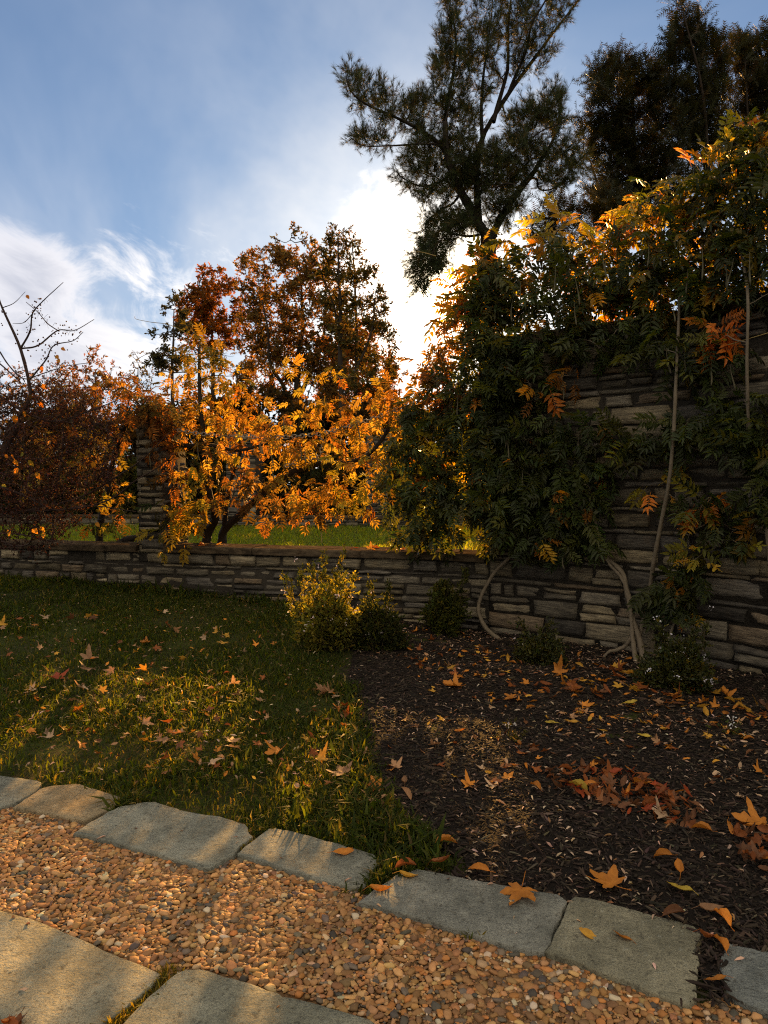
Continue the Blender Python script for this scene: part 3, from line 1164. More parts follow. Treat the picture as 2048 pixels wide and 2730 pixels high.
def make_tree(name, label, cat, depth, trunk, clumps, tm, palette, lscale, per, spreadz=1.0, mat='tree_leaf', bark=(0.045, 0.035, 0.028),
              trunk_r=0.3, twigs=7, group=None, limbs=(), droop=0.1, out=0.7, squash=1.0, wood_sides=6, twig_r=0.02, gz0=0.2, outline=0.0):
    """trunk: pixel polyline from the ground up; clumps: (px, py, radius px[, dz m]); all turned into metres at the tree's distance"""
    base = at(trunk[0][0], trunk[0][1], depth)
    base[2] = gz0
    root = tag(empty(name, tuple(base)), label, cat, group)
    wd = Wood(wood_sides, bark)
    tp = [base] + [at(x, y, depth) for x, y in trunk[1:]]
    wd.limb(tp, trunk_r, trunk_r * 0.18, wob=trunk_r * 0.6, n=40)
    for pl, r0, dz in limbs:
        k = len(pl)
        wd.limb([at(x, y, depth + dz * i / max(1, k - 1)) for i, (x, y) in enumerate(pl)], r0, r0 * 0.22, wob=r0 * 1.2, n=30)
    lb = Buf()
    sc = depth / FPX
    order = sorted(clumps, key=lambda c: -c[1])
    for cl in order:
        x, y, rp = cl[:3]
        rw = rp * sc
        dz = cl[3] if len(cl) > 3 else rng.normal(0, rw * 0.9 * spreadz)
        c = at(x, y, depth + dz)
        n = int(per * (rp / 20.0) ** 2) if per > 0 else 0
        wd.branch_to(c, twig_r * 0.5, 0.08, 0.5, 0.05, twig_r)
        ends = []
        nt = max(4, int(twigs * (rp / 20.0) ** 1.3))
        for _ in range(nt):
            q = c + rdir(1)[0] * rw * np.array([1, 1, squash]) * rng.uniform(0.55, 1.05) + np.array([0, 0, rw * 0.12])
            p = wd.branch_to(q, twig_r * 0.25, 0.1, 0.45, 0.02, twig_r * 0.6, twig_r * 1.4)
            ends.append(p)
        pts = np.concatenate([e[len(e) // 3:] for e in ends])
        dirs = np.concatenate([np.gradient(e, axis=0)[len(e) // 3:] for e in ends])
        k = rng.integers(0, len(pts), n)
        jit = rng.normal(0, rw * 0.24, (n, 3))
        pos = pts[k] + jit
        ax = nrm(nrm(dirs[k]) * out + rng.normal(0, 0.5, (n, 3)) + np.array([0, 0, -droop]))
        up = nrm(rng.normal(0, 0.6, (n, 3)) + np.array([0, 0, 1.0]))
        pal = cl[4] if len(cl) > 4 else palette
        scatter_mix(lb, tm, pos, ax, up, lscale * rng.uniform(0.65, 1.3, n), pick(pal, n, 0.22))
    wd.b.build("trunk", M['bark'], root)
    lb.build("crown", M[mat], root)
    return root


# ------------------------------------------------------------------ trees beyond the wall
BROWN = [(0.45, (0.125, 0.086, 0.034)), (0.3, (0.175, 0.115, 0.036)), (0.15, (0.06, 0.045, 0.02)), (0.15, (0.19, 0.10, 0.02))]
ORANGE = [(0.5, (0.20, 0.085, 0.014)), (0.3, (0.25, 0.12, 0.02)), (0.2, (0.12, 0.075, 0.018))]
OLIVE = [(0.5, (0.085, 0.078, 0.026)), (0.3, (0.12, 0.09, 0.024)), (0.2, (0.055, 0.055, 0.022))]
GREY = [(0.6, (0.06, 0.062, 0.035)), (0.4, (0.085, 0.075, 0.035))]
REDOR = [(0.5, (0.14, 0.08, 0.032)), (0.3, (0.19, 0.10, 0.032)), (0.2, (0.12, 0.08, 0.035))]


def fill(poly, n, r0, r1, seed=0):
    """clump centres spread inside a pixel outline, small ones by the rim"""
    r = np.random.default_rng(seed)
    poly = np.asarray(poly, dtype=float)
    lo, hi = poly.min(0), poly.max(0)
    out = []
    tries = 0
    while len(out) < n and tries < 20000:
        tries += 1
        q = lo + r.random(2) * (hi - lo)
        rad = r.uniform(r0, r1)
        if not inside(poly, q[:1], q[1:])[0]:
            continue
        d = 1e9
        for i in range(len(poly)):
            a, b = poly[i], poly[(i + 1) % len(poly)]
            t = np.clip(np.dot(q - a, b - a) / max(1e-6, np.dot(b - a, b - a)), 0, 1)
            d = min(d, np.linalg.norm(q - a - (b - a) * t))
        rad = min(rad, max(r0 * 0.75, d * 1.0))
        if any(math.hypot(q[0] - o[0], q[1] - o[1]) < 0.36 * (rad + o[2]) for o in out):
            continue
        out.append((q[0], q[1], rad))
    return out


def build_trees():
    oak = fill([(236, 262), (252, 250), (275, 243), (300, 250), (320, 252), (335, 270), (345, 300), (350, 340), (352, 380), (345, 430), (300, 440), (262, 425), (238, 380), (236, 330), (244, 300)], 110, 8, 19, 1)
    make_tree("oak_tree", "broad russet brown oak, largest of the far trees, behind the orange vine", "tree", 62, [(296, 455), (296, 400), (300, 340), (302, 280)],
              oak, SPRIG, BROWN, 0.46, 270, trunk_r=0.45, twigs=8, twig_r=0.05, limbs=[([(296, 420), (275, 370), (262, 300)], 0.22, -3), ([(298, 400), (322, 340), (325, 280)], 0.22, 3)])
    sp = fill([(312, 256), (322, 240), (340, 229), (354, 232), (364, 258), (378, 268), (388, 306), (396, 345), (394, 385), (350, 396), (330, 350), (320, 300)], 80, 6, 14, 2)
    sp += [(291, 234, 4), (296, 228, 5), (302, 240, 5), (277, 240, 4), (309, 244, 5), (333, 229, 4), (347, 229, 4), (392, 335, 5), (398, 345, 4), (396, 362, 5)]
    make_tree("alder_tree", "tall thin crowned olive tree with bare upright stems right of the oak", "tree", 54, [(343, 450), (342, 380), (340, 300), (338, 240)],
              sp, SMALL, OLIVE, 0.36, 250, trunk_r=0.26, twigs=8, twig_r=0.04, limbs=[([(352, 440), (355, 370), (356, 290), (352, 240)], 0.17, 2), ([(343, 400), (368, 340), (376, 290)], 0.12, -2), ([(343, 340), (325, 280), (302, 238)], 0.1, 1)])
    lo = fill([(318, 345), (350, 322), (378, 330), (388, 352), (398, 378), (402, 410), (396, 440), (330, 440), (318, 400)], 56, 8, 16, 3)
    make_tree("beech_tree", "sunlit orange tree low under the thin crowned olive tree", "tree", 70, [(362, 455), (362, 410), (362, 360)],
              lo, SPRIG, ORANGE, 0.52, 330, trunk_r=0.3, twigs=7, twig_r=0.05)
    le = fill([(178, 300), (198, 280), (205, 268), (222, 266), (234, 280), (240, 300), (242, 345), (200, 352), (176, 335)], 46, 7, 14, 4)
    make_tree("maple_tree", "rounded orange brown tree left of the large russet oak", "tree", 66, [(212, 455), (212, 380), (213, 310)],
              le, SPRIG, [(0.6, (0.13, 0.055, 0.013)), (0.4, (0.17, 0.075, 0.016))], 0.52, 300, trunk_r=0.32, twigs=7, twig_r=0.05)
    ol = fill([(148, 345), (158, 325), (168, 300), (178, 292), (186, 310), (192, 345), (190, 372), (150, 372)], 20, 6, 12, 5)
    make_tree("birch_tree", "grey green airy tree at the left flank of the far trees", "tree", 50, [(172, 450), (172, 380), (174, 310)],
              ol, SMALL, GREY, 0.36, 420, trunk_r=0.18, twigs=8, twig_r=0.035)
    i = 0
    for px, py, w, h, lab, pal in ((95, 372, 34, 26, "low rust orange tree on the skyline above the berry branches", REDOR),
                                   (62, 382, 22, 20, "small red orange tree on the skyline, partly behind berry twigs", REDOR),
                                   (138, 368, 18, 18, "pale grey half bare tree on the skyline beside the orange crowns", GREY),
                                   (22, 385, 26, 20, "dull russet tree on the skyline at the left side of the photo", BROWN)):
        poly = [(px + w * math.cos(a) * (0.8 + 0.25 * math.sin(3 * a + px)), py + h * math.sin(a)) for a in np.linspace(0, 6.28, 14)[:-1]]
        cl = fill(poly, 16, 6, 11, 20 + i) + fill([(px - w, py + 10), (px + w, py + 10), (px + w * .8, 440), (px - w * .8, 440)], 12, 8, 14, 40 + i)
        make_tree("skyline_tree", lab, "tree", 75 + 6 * i, [(px, 460), (px, 420), (px, py)], cl, SPRIG, pal, 0.55, 130 if pal is not GREY else 60, trunk_r=0.28, twigs=6, twig_r=0.05,
                  group="small trees along the skyline")
        i += 1
    # the dark trees standing close behind the garden's far wall
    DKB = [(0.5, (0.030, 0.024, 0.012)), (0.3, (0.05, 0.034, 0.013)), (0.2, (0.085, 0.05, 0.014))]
    for i, (px, py, w, lab) in enumerate(((60, 445, 60, "low dark tree behind the garden, back of the berry twigs"), (165, 440, 56, "low dark tree behind the garden, back of the near pier"), (250, 425, 56, "low dark tree behind the garden under the russet oak"),
                                         (335, 432, 56, "low dark tree behind the garden, middle of the opening"), (415, 445, 50, "low dark tree behind the garden, back of the hanging vine"), (490, 440, 50, "low dark tree behind the garden, at the tall wall's end"))):
        poly = [(px + w * math.cos(a) * (0.9 + 0.2 * math.sin(3 * a + px)), py + 62 * math.sin(a) * (1 if math.sin(a) > 0 else 0.55)) for a in np.linspace(0, 6.28, 14)[:-1]]
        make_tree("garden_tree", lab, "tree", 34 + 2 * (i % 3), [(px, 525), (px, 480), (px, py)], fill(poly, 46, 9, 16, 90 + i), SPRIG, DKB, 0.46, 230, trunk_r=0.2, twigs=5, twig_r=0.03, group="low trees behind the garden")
    # the pine beyond the tall wall
    r2 = lambda x, y: ((900 + x / 1.445) * 0.375, y / 1.445 * 0.375)
    D = 15.0
    tr = [r2(575, 1250), r2(580, 1000), r2(590, 920)]
    PINE = [(0.5, (0.028, 0.041, 0.015)), (0.35, (0.040, 0.054, 0.018)), (0.15, (0.070, 0.060, 0.020))]
    root_b = at(tr[0][0], tr[0][1], D)
    root_b[2] = 0.2
    root = tag(empty("pine_tree", tuple(root_b)), "dark white pine with forked trunk and upswept limbs behind the wall corner", "tree")
    wd = Wood(7, (0.035, 0.028, 0.024))

    def L(pl, r0, r1, dz=0.0):
        k = len(pl)
        return wd.limb([at(*r2(x, y), D + dz * i / (k - 1)) for i, (x, y) in enumerate(pl)], r0 * 0.6, r1 * 0.6, wob=0.08, n=40)
    wd.limb([root_b] + [at(x, y, D) for x, y in tr[1:]], 0.19, 0.15, n=30)
    limbs = []
    limbs.append(L([(590, 920), (540, 860), (505, 790), (470, 720), (440, 640), (420, 560), (415, 470)], 0.19, 0.09, -0.5))
    limbs.append(L([(585, 930), (630, 850), (680, 770), (730, 690), (770, 640), (830, 560), (860, 440), (865, 360)], 0.15, 0.02, 0.8))
    limbs.append(L([(545, 870), (540, 760), (540, 650), (560, 540), (610, 450), (680, 345), (760, 240), (850, 110), (925, 5), (980, -80)], 0.13, 0.02, 0.6))
    limbs.append(L([(600, 470), (640, 300), (665, 150), (675, 10), (690, -140)], 0.08, 0.02, 1.2))
    limbs.append(L([(650, 380), (710, 220), (740, 100), (800, 0), (840, -100)], 0.06, 0.015, -0.8))
    limbs.append(L([(415, 470), (430, 380), (445, 220), (435, 80), (430, -30)], 0.08, 0.012, 0.5))
    limbs.append(L([(560, 560), (555, 380), (570, 200), (590, 60), (600, -80)], 0.07, 0.012, 1.5))
    limbs.append(L([(420, 570), (360, 530), (300, 500), (200, 445), (110, 400), (50, 350), (30, 275)], 0.08, 0.012, -0.8))
    limbs.append(L([(425, 600), (380, 560), (320, 548), (200, 560), (110, 555), (50, 530)], 0.05, 0.01, -1.2))
    limbs.append(L([(450, 650), (400, 700), (330, 720), (260, 690), (225, 660)], 0.05, 0.01, -0.6))
    limbs.append(L([(560, 900), (500, 910), (430, 905), (380, 960), (330, 1060)], 0.05, 0.012, -0.8))
    limbs.append(L([(400, 930), (370, 1000), (390, 1060), (330, 1110)], 0.03, 0.01, -0.3))
    limbs.append(L([(735, 685), (765, 690), (775, 720), (850, 715), (930, 680)], 0.05, 0.012, 0.6))
    limbs.append(L([(560, 640), (640, 620), (720, 560), (800, 500), (880, 470)], 0.05, 0.012, -0.9))
    limbs.append(L([(480, 740), (420, 800), (360, 850), (320, 900)], 0.05, 0.012, 0.5))
    limbs.append(L([(520, 640), (600, 700), (640, 720), (700, 700)], 0.05, 0.012, -1.4))
    lb = Buf()
    # shoots grow from the limbs, tips turned up and outward
    areas = [  # (outline in region px, shoots, upward lean)
        ([(20, 270), (120, 300), (200, 345), (300, 400), (330, 500), (280, 520), (180, 470), (60, 420), (15, 330)], 105, 0.9),
        ([(40, 510), (120, 510), (210, 525), (205, 565), (120, 575), (45, 550)], 34, 0.6),
        ([(400, -40), (470, -40), (470, 130), (500, 250), (490, 420), (370, 420), (375, 280), (400, 120)], 150, 1.0),
        ([(480, 90), (580, -60), (800, -60), (720, 200), (640, 330), (560, 400), (490, 330)], 170, 1.0),
        ([(700, -60), (980, -60), (860, 120), (830, 240), (720, 320), (660, 300)], 110, 1.0),
        ([(270, 340), (480, 400), (560, 420), (540, 560), (420, 620), (300, 560)], 150, 0.6),
        ([(220, 660), (280, 560), (450, 560), (520, 680), (480, 760), (350, 780), (250, 740)], 170, 0.2),
        ([(430, 640), (560, 560), (720, 520), (760, 640), (680, 760), (560, 780), (480, 740)], 260, 0.2),
        ([(640, 450), (780, 370), (860, 340), (890, 420), (880, 500), (760, 600), (680, 560)], 150, 0.8),
        ([(760, 600), (900, 520), (960, 640), (900, 720), (780, 720)], 110, 0.3),
        ([(320, 860), (420, 800), (520, 800), (560, 880), (430, 930), (330, 940)], 130, 0.1),
        ([(285, 1010), (330, 930), (440, 920), (420, 1020), (360, 1080), (330, 1130), (295, 1110)], 120, -0.3),
        ([(560, 780), (680, 760), (720, 800), (650, 850), (580, 860)], 50, 0.2),
    ]
    for poly, n, lean in areas:
        poly = np.array([r2(x, y) for x, y in poly])
        lo, hi = poly.min(0), poly.max(0)
        q = lo + rng.random((n * 6, 2)) * (hi - lo)
        q = q[inside(poly, q[:, 0], q[:, 1])][:int(n * 0.95)]
        for x, y in q:
            a0 = at(x, y, D)
            a, ra = wd.nearest(a0, False)
            c = at(x, y, a[1] + rng.normal(0, 0.45))
            a, ra = wd.nearest(c, False)
            Ld = np.linalg.norm(c - a)
            d = nrm((c - a) / (Ld + 1e-6) * 0.7 + np.array([0, 0, lean]) + rng.normal(0, 0.3, 3))
            e = c + d * rng.uniform(0.15, 0.32)
            tw = wd.limb([a, a + (c - a) * 0.55 + np.array([0, 0, -0.06 * Ld]), c, e], min(ra * 0.5, 0.018), 0.004, n=10, sides=3)
            # side shoots
            m = 7
            t = rng.uniform(0.35, 1.0, m)
            idx = (t * 9).astype(int)
            pos = tw[idx] + rng.normal(0, 0.02, (m, 3))
            dd = nrm(np.gradient(tw, axis=0))[idx]
            ax = nrm(dd + rng.normal(0, 0.55, (m, 3)) + np.array([0, 0, 0.35 * (lean + 0.3)]))
            pos = np.concatenate([pos, pos + ax * 0.09, tw[-1:]])
            ax = np.concatenate([ax, nrm(ax + rng.normal(0, 0.25, ax.shape)), d[None]])
            scatter_mix(lb, TUFT, pos, ax, rdir(len(pos)), rng.uniform(0.11, 0.18, len(pos)), pick(PINE, len(pos), 0.2))
    wd.b.build("trunk", M['bark'], root)
    lb.build("crown", M['needle'], root)
    # two dark conifers at the right
    CON = [(0.6, (0.022, 0.026, 0.010)), (0.3, (0.035, 0.036, 0.012)), (0.1, (0.045, 0.032, 0.010))]
    # (outlines read off the photo)
    c1 = fill([r2(*p) for p in [(960, 290), (1040, 215), (1180, 220), (1270, 260), (1300, 420), (1340, 640), (1280, 820), (1080, 860), (960, 780), (1000, 640), (930, 560), (920, 440), (980, 400)]], 120, 8, 17, 7)
    make_tree("cypress_tree", "dark feathery evergreen with a rounded top, right of the pine", "tree", 19, [(655, 470), (650, 330), (640, 200), (632, 100)],
              c1, SPRAY, CON, 0.42, 190, trunk_r=0.2, twigs=10, twig_r=0.016, mat='needle', squash=0.8, droop=0.05, out=1.0,
              limbs=[([(650, 330), (620, 250), (590, 160)], 0.08, -1.0), ([(650, 320), (660, 220), (665, 140)], 0.08, 1.0)])
    c2 = fill([r2(*p) for p in [(1290, 30), (1300, -20), (1340, 20), (1345, 80), (1400, 60), (1440, 130), (1480, 150), (1500, 300), (1480, 520), (1430, 700), (1330, 700), (1290, 520), (1270, 280), (1280, 150)]], 95, 7, 15, 8)
    make_tree("cypress_tree", "tallest dark feathery evergreen with a narrow spire top", "tree", 17, [(715, 470), (712, 330), (706, 180), (698, 5)],
              c2, SPRAY, CON, 0.38, 190, trunk_r=0.18, twigs=10, twig_r=0.014, mat='needle', squash=1.1, droop=-0.2, out=1.0,
              limbs=[([(712, 300), (722, 160), (725, 40)], 0.06, 0.6), ([(709, 200), (702, 90), (680, 0)], 0.05, -0.6)])
    c3 = fill([r2(*p) for p in [(1510, 180), (1580, 90), (1610, 60), (1660, 130), (1760, 100), (1780, 500), (1700, 700), (1480, 720), (1500, 520)]], 85, 8, 16, 9)
    make_tree("cypress_tree", "dark feathery evergreen cut by the right side of the photo", "tree", 18, [(790, 470), (785, 330), (775, 180), (757, 30)],
              c3, SPRAY, CON, 0.40, 190, trunk_r=0.2, twigs=10, twig_r=0.015, mat='needle', squash=1.0, droop=-0.1, out=1.0,
              limbs=[([(780, 260), (755, 160), (745, 60)], 0.06, -0.6)])
    # a lower evergreen mass filling behind the vine top
    c4 = fill([r2(*p) for p in [(700, 880), (760, 800), (850, 760), (960, 790), (1080, 720), (1120, 800), (1060, 900), (800, 950)]], 40, 8, 14, 10)
    make_tree("yew_tree", "low dark evergreen filling the gap between the pine and the vine top", "tree", 16.5, [(590, 470), (590, 380), (590, 320)],
              c4, SPRAY, CON, 0.36, 180, trunk_r=0.14, twigs=9, twig_r=0.014, mat='needle', squash=0.9, out=1.0)


build_trees()


# ------------------------------------------------------------------ far side of the garden
def build_far():
    def line(px0, px1, d0, d1):
        a, b = at(px0, 500, d0), at(px1, 500, d1)
        n = np.array([b[1] - a[1], -(b[0] - a[0])])
        t = np.array([b[0] - a[0], b[1] - a[1]])
        L = np.linalg.norm(t)
        t, n = t / L, n / L
        return (lambda s, off: (a[0] + t[0] * s + n[0] * off, a[1] + t[1] * s + n[1] * off)), L, a

    def wall(label, px0, px1, d0, d1, z1, nm="stone_wall", thick=-0.4):
        pf, L, a = line(px0, px1, d0, d1)
        root = tag(empty(nm, (a[0], a[1], 0.2)), label, "wall" if nm == "stone_wall" else "pier")
        bf = Buf()
        lay_wall(bf, 0, L, 0.16, z1 - 0.08, pf, (0.25, 0.7), (0.09, 0.17))
        bf.build("masonry", M['stone'], root)
        c = Buf()
        wall_core(c, 0, L, 0.1, z1 - 0.084, pf, -0.012, thick, 12)
        c.build("mortar", M['mortar'], root)
        coping_run(root, 0, L, z1 - 0.08, z1, pf, 0.05, thick - 0.05, (0.9, 1.6), M['coping'])
        return root
    wall("low far stone wall across the garden, seen under the orange leaves", 255, 520, 20.4, 19.6, 0.55)
    wall("tall far stone pier across the garden behind the forked vine trunks", 226, 256, 20.6, 20.4, 3.0, "stone_pier", -0.7)
    wall("second tall far stone pier under the right part of the orange leaves", 366, 388, 20.2, 20.1, 3.0, "stone_pier", -0.7)
    wall("low far stone wall across the garden left of the near pier", -90, 226, 21.3, 20.6, 0.55)
    # vines and shrubs on the far wall
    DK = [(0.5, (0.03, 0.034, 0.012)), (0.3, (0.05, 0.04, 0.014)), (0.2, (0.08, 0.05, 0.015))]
    spots = [(300, 480, 60, 32, 21.5, DK, "dark shaded shrub against the far low wall, middle of the opening"),
             (240, 470, 40, 40, 22.5, DK, "dark shaded shrub behind the far stone pier"),
             (370, 480, 50, 34, 21.5, DK, "dark shaded shrub near the second far pier"),
             (440, 478, 50, 34, 21.5, DK, "dark shaded shrub at the right end of the far wall"),
             (100, 478, 46, 36, 22.0, [(0.5, (0.05, 0.06, 0.013)), (0.5, (0.11, 0.10, 0.018))], "yellow green shrub across the garden behind the berry branches"),
             (40, 480, 46, 34, 22.0, DK, "dark shaded shrub across the garden at the far left"),
             (-30, 482, 44, 36, 21.8, DK, "dark shaded shrub across the garden, cut by the photo's left side"),
             (160, 484, 40, 32, 22.4, DK, "dark shaded shrub across the garden just left of the near pier")]
    for i, (px, py, w, h, d, pal, lab) in enumerate(spots):
        cl = fill([(px + w * math.cos(a), py + h * math.sin(a)) for a in np.linspace(0, 6.28, 12)[:-1]], 22, 8, 14, 60 + i)
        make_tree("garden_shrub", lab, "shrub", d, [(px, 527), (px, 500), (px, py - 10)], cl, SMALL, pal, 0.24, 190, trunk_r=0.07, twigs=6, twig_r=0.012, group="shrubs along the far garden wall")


    # hedge closing the garden at the back
    a, b = at(-110, 500, 27.5), at(540, 500, 25.5)
    hr = tag(empty("hedge", ((a[0] + b[0]) / 2, (a[1] + b[1]) / 2, 0.2)), "long dark clipped hedge running behind the far garden wall", "hedge")
    n = 15000
    t = rng.random((n, 1))
    base = a + (b - a) * t
    hh = 1.75 + 0.28 * vnoise(np.c_[t * 40, t * 0, t * 0], 5) + 0.15 * vnoise(np.c_[t * 130, t * 0, t * 0], 6)
    pos = base + np.c_[rng.normal(0, .05, n), rng.uniform(-.6, .6, n), np.zeros(n)]
    pos[:, 2] = 0.2 + rng.random(n) ** 0.8 * hh
    lb = Buf()
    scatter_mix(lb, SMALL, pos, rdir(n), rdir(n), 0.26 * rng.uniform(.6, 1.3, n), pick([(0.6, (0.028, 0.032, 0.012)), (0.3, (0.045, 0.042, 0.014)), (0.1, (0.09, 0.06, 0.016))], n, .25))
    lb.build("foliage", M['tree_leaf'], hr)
    sb = Buf()
    for k in range(70):
        p = a + (b - a) * (k + rng.random()) / 70
        p[2] = 0.2
        tube(sb, np.array([p, p + [rng.normal(0, .1), 0, .7], p + [rng.normal(0, .25), rng.normal(0, .2), 1.5]]), np.array([.04, .025, .01]), 5, (0.04, 0.032, 0.025))
    sb.build("stem", M['bark'], hr)


build_far()

# ------------------------------------------------------------------ wisteria
GREEN = [(0.5, (0.029, 0.042, 0.012)), (0.32, (0.044, 0.060, 0.015)), (0.16, (0.066, 0.076, 0.016)), (0.02, (0.30, 0.14, 0.015))]
MIXD = [(0.6, (0.026, 0.038, 0.010)), (0.25, (0.045, 0.055, 0.012)), (0.15, (0.13, 0.10, 0.016))]
MIXED = [(0.45, (0.034, 0.048, 0.011)), (0.25, (0.060, 0.070, 0.013)), (0.2, (0.14, 0.11, 0.016)), (0.1, (0.28, 0.15, 0.016))]
YELLOW = [(0.35, (0.25, 0.22, 0.024)), (0.35, (0.36, 0.26, 0.028)), (0.2, (0.13, 0.13, 0.018)), (0.1, (0.36, 0.15, 0.016))]
GOLD = [(0.35, (0.34, 0.24, 0.03)), (0.2, (0.30, 0.16, 0.022)), (0.27, (0.36, 0.29, 0.04)), (0.15, (0.20, 0.12, 0.018))]
RUST = [(0.4, (0.21, 0.125, 0.022)), (0.3, (0.27, 0.17, 0.026)), (0.3, (0.11, 0.085, 0.02))]
BRN = [(0.4, (0.12, 0.06, 0.015)), (0.3, (0.07, 0.05, 0.016)), (0.3, (0.19, 0.09, 0.016))]
OLV = [(0.5, (0.15, 0.125, 0.02)), (0.3, (0.22, 0.16, 0.02)), (0.2, (0.085, 0.085, 0.018))]
ORG = [(0.7, (0.48, 0.19, 0.015)), (0.3, (0.42, 0.24, 0.02))]


def r5(x, y):
    return ((1150 + x / 1.843) * 0.375, (640 + y / 1.843) * 0.375)


def pod_mesh(L, seed):
    """wisteria seed pod: long, flattened, swollen towards the tip"""
    t = np.linspace(0, 1, 12)
    r = np.interp(t, [0, 0.12, 0.3, 0.45, 0.62, 0.8, 0.93, 1.0], [0.0012, 0.0018, 0.0035, 0.0045, 0.0055, 0.0075, 0.0055, 0.0012])
    g = np.random.default_rng(seed)
    p = np.stack([0.012 * np.sin(t * 3 + g.uniform(0, 6)) * t, 0.01 * np.sin(t * 4 + g.uniform(0, 6)) * t, -t * L], 1)
    b = Buf()
    tube(b, p, r, 6, (0.11, 0.10, 0.06))
    return b


def vine(name, label, woody, clumps, pods=(), lscale=0.175, per=38, mat='leaf_green', wallside=True, thick=0.22, group="wisteria vines on the garden wall", stemcol=(0.165, 0.135, 0.095), tips=(), cat="vine"):
    """woody: list of (pixel polyline with offsets, r0, r1); clumps: (px, py, r px, offset m, palette, density)"""
    (pl0, r0, r1) = woody[0]

    def wp(p):
        off = p[2] if len(p) > 2 else 0.07
        d = wall_depth(p[0]) if len(p) < 4 else p[3]
        return at(p[0], p[1], d - off)
    b0 = wp(pl0[0])
    root = tag(empty(name, (b0[0], b0[1], float(gz(b0[0], b0[1])))), label, cat, group)
    wd = Wood(8, stemcol, 0.10)
    for pl, r0, r1 in woody:
        wd.limb([wp(p) for p in pl], r0 * 1.05, r1 * 0.8, wob=0.035, n=60)
    lb = Buf()
    for cl in clumps:
        x, y, rp, off, pal, den = (list(cl) + [None] * 6)[:6]
        off = 0.15 if off is None else off
        pal = pal or GREEN
        den = den or 1.0
        d = wall_depth(x) - off
        c = at(x, y, d)
        rw = rp * d / FPX
        br = wd.branch_to(c, 0.003, 0.12, 0.4, 0.06, 0.005, 0.013)
        n = int(per * den * (rp / 25.0) ** 2)
        for _ in range(max(2, n // 9)):
            q = c + rdir(1)[0] * rw * rng.uniform(0.6, 1.1) * np.array([1, thick / max(rw, 0.01) if thick < rw else 1, 1])
            wd.branch_to(q, 0.0015, 0.12, 0.5, 0.02, 0.0025, 0.004)
        pos, ax = ball_leaves(c, np.array([rw, max(thick, rw * 0.55), rw]) * 1.05, n, 0.55, 0.45)
        ax = nrm(ax + np.array([0, -0.35, 0]))
        # nothing grows through the masonry
        zl = pos[:, 2]
        tall = (pos[:, 0] > wpos(S_TALL)[0] - 0.02) & (zl < TALL_TOP + 0.05)
        lim = wall_y(pos[:, 0]) - rng.uniform(0.03, 0.16, n)
        pos[:, 1] = np.where(tall, np.minimum(pos[:, 1], lim), pos[:, 1])
        low = (~tall) & (zl < COPE_T + 0.02) & (pos[:, 1] > wall_y(pos[:, 0]) - 0.08) & (pos[:, 1] < wall_y(pos[:, 0]) + 0.5)
        pos[low, 2] = COPE_T + 0.03 + rng.random(int(low.sum())) * 0.1
        ax[tall, 1] = -np.abs(ax[tall, 1])
        up = nrm(rng.normal(0, 0.45, (n, 3)) + np.array([0, -0.5, 0.75]))
        pc = pick(pal, n, 0.24)
        one = rng.random(n) < 0.22
        scatter_mix(lb, WIST, pos[~one], ax[~one], up[~one], lscale * rng.uniform(0.5, 1.25, int((~one).sum())), pc[~one])
        scatter_mix(lb, SPRIG, pos[one], ax[one], up[one], lscale * rng.uniform(0.45, 0.8, int(one.sum())), pc[one])
    for pl, pal in tips:      # loose trailing shoots with small leaves
        p = wd.limb([wp(q) for q in pl], 0.004, 0.0018, n=30, sides=4, col=(0.30, 0.22, 0.08))
        if pal is None:
            continue
        k = 10
        i = rng.integers(10, 30, k)
        scatter_mix(lb, WIST, p[i], nrm(rng.normal(0, 0.6, (k, 3)) + np.array([0, -.2, -.2])), nrm(rng.normal(0, .5, (k, 3)) + [0, 0, 1]), 0.13 * rng.uniform(.6, 1.1, k), pick(pal, k, .15))
    wd.b.build("stem", M['stem'], root)
    lb.build("foliage", M[mat], root)
    for i, pd in enumerate(pods):
        x, y, L = pd[:3]
        off = pd[3] if len(pd) > 3 else 0.36
        p = at(x, y, wall_depth(x) - off)
        b = pod_mesh(L, i + int(x))
        o = b.build("seed_pod", M['stem'], None, True, (0, 0, 0))
        o.parent = root
        o.location = Vector(p) - root.location
        o.rotation_euler = (random.uniform(-.1, .1), random.uniform(-.15, .15), random.uniform(0, 6))
    return root


def P5(*pts):
    return [(*r5(p[0], p[1]), *(p[2:])) for p in pts]


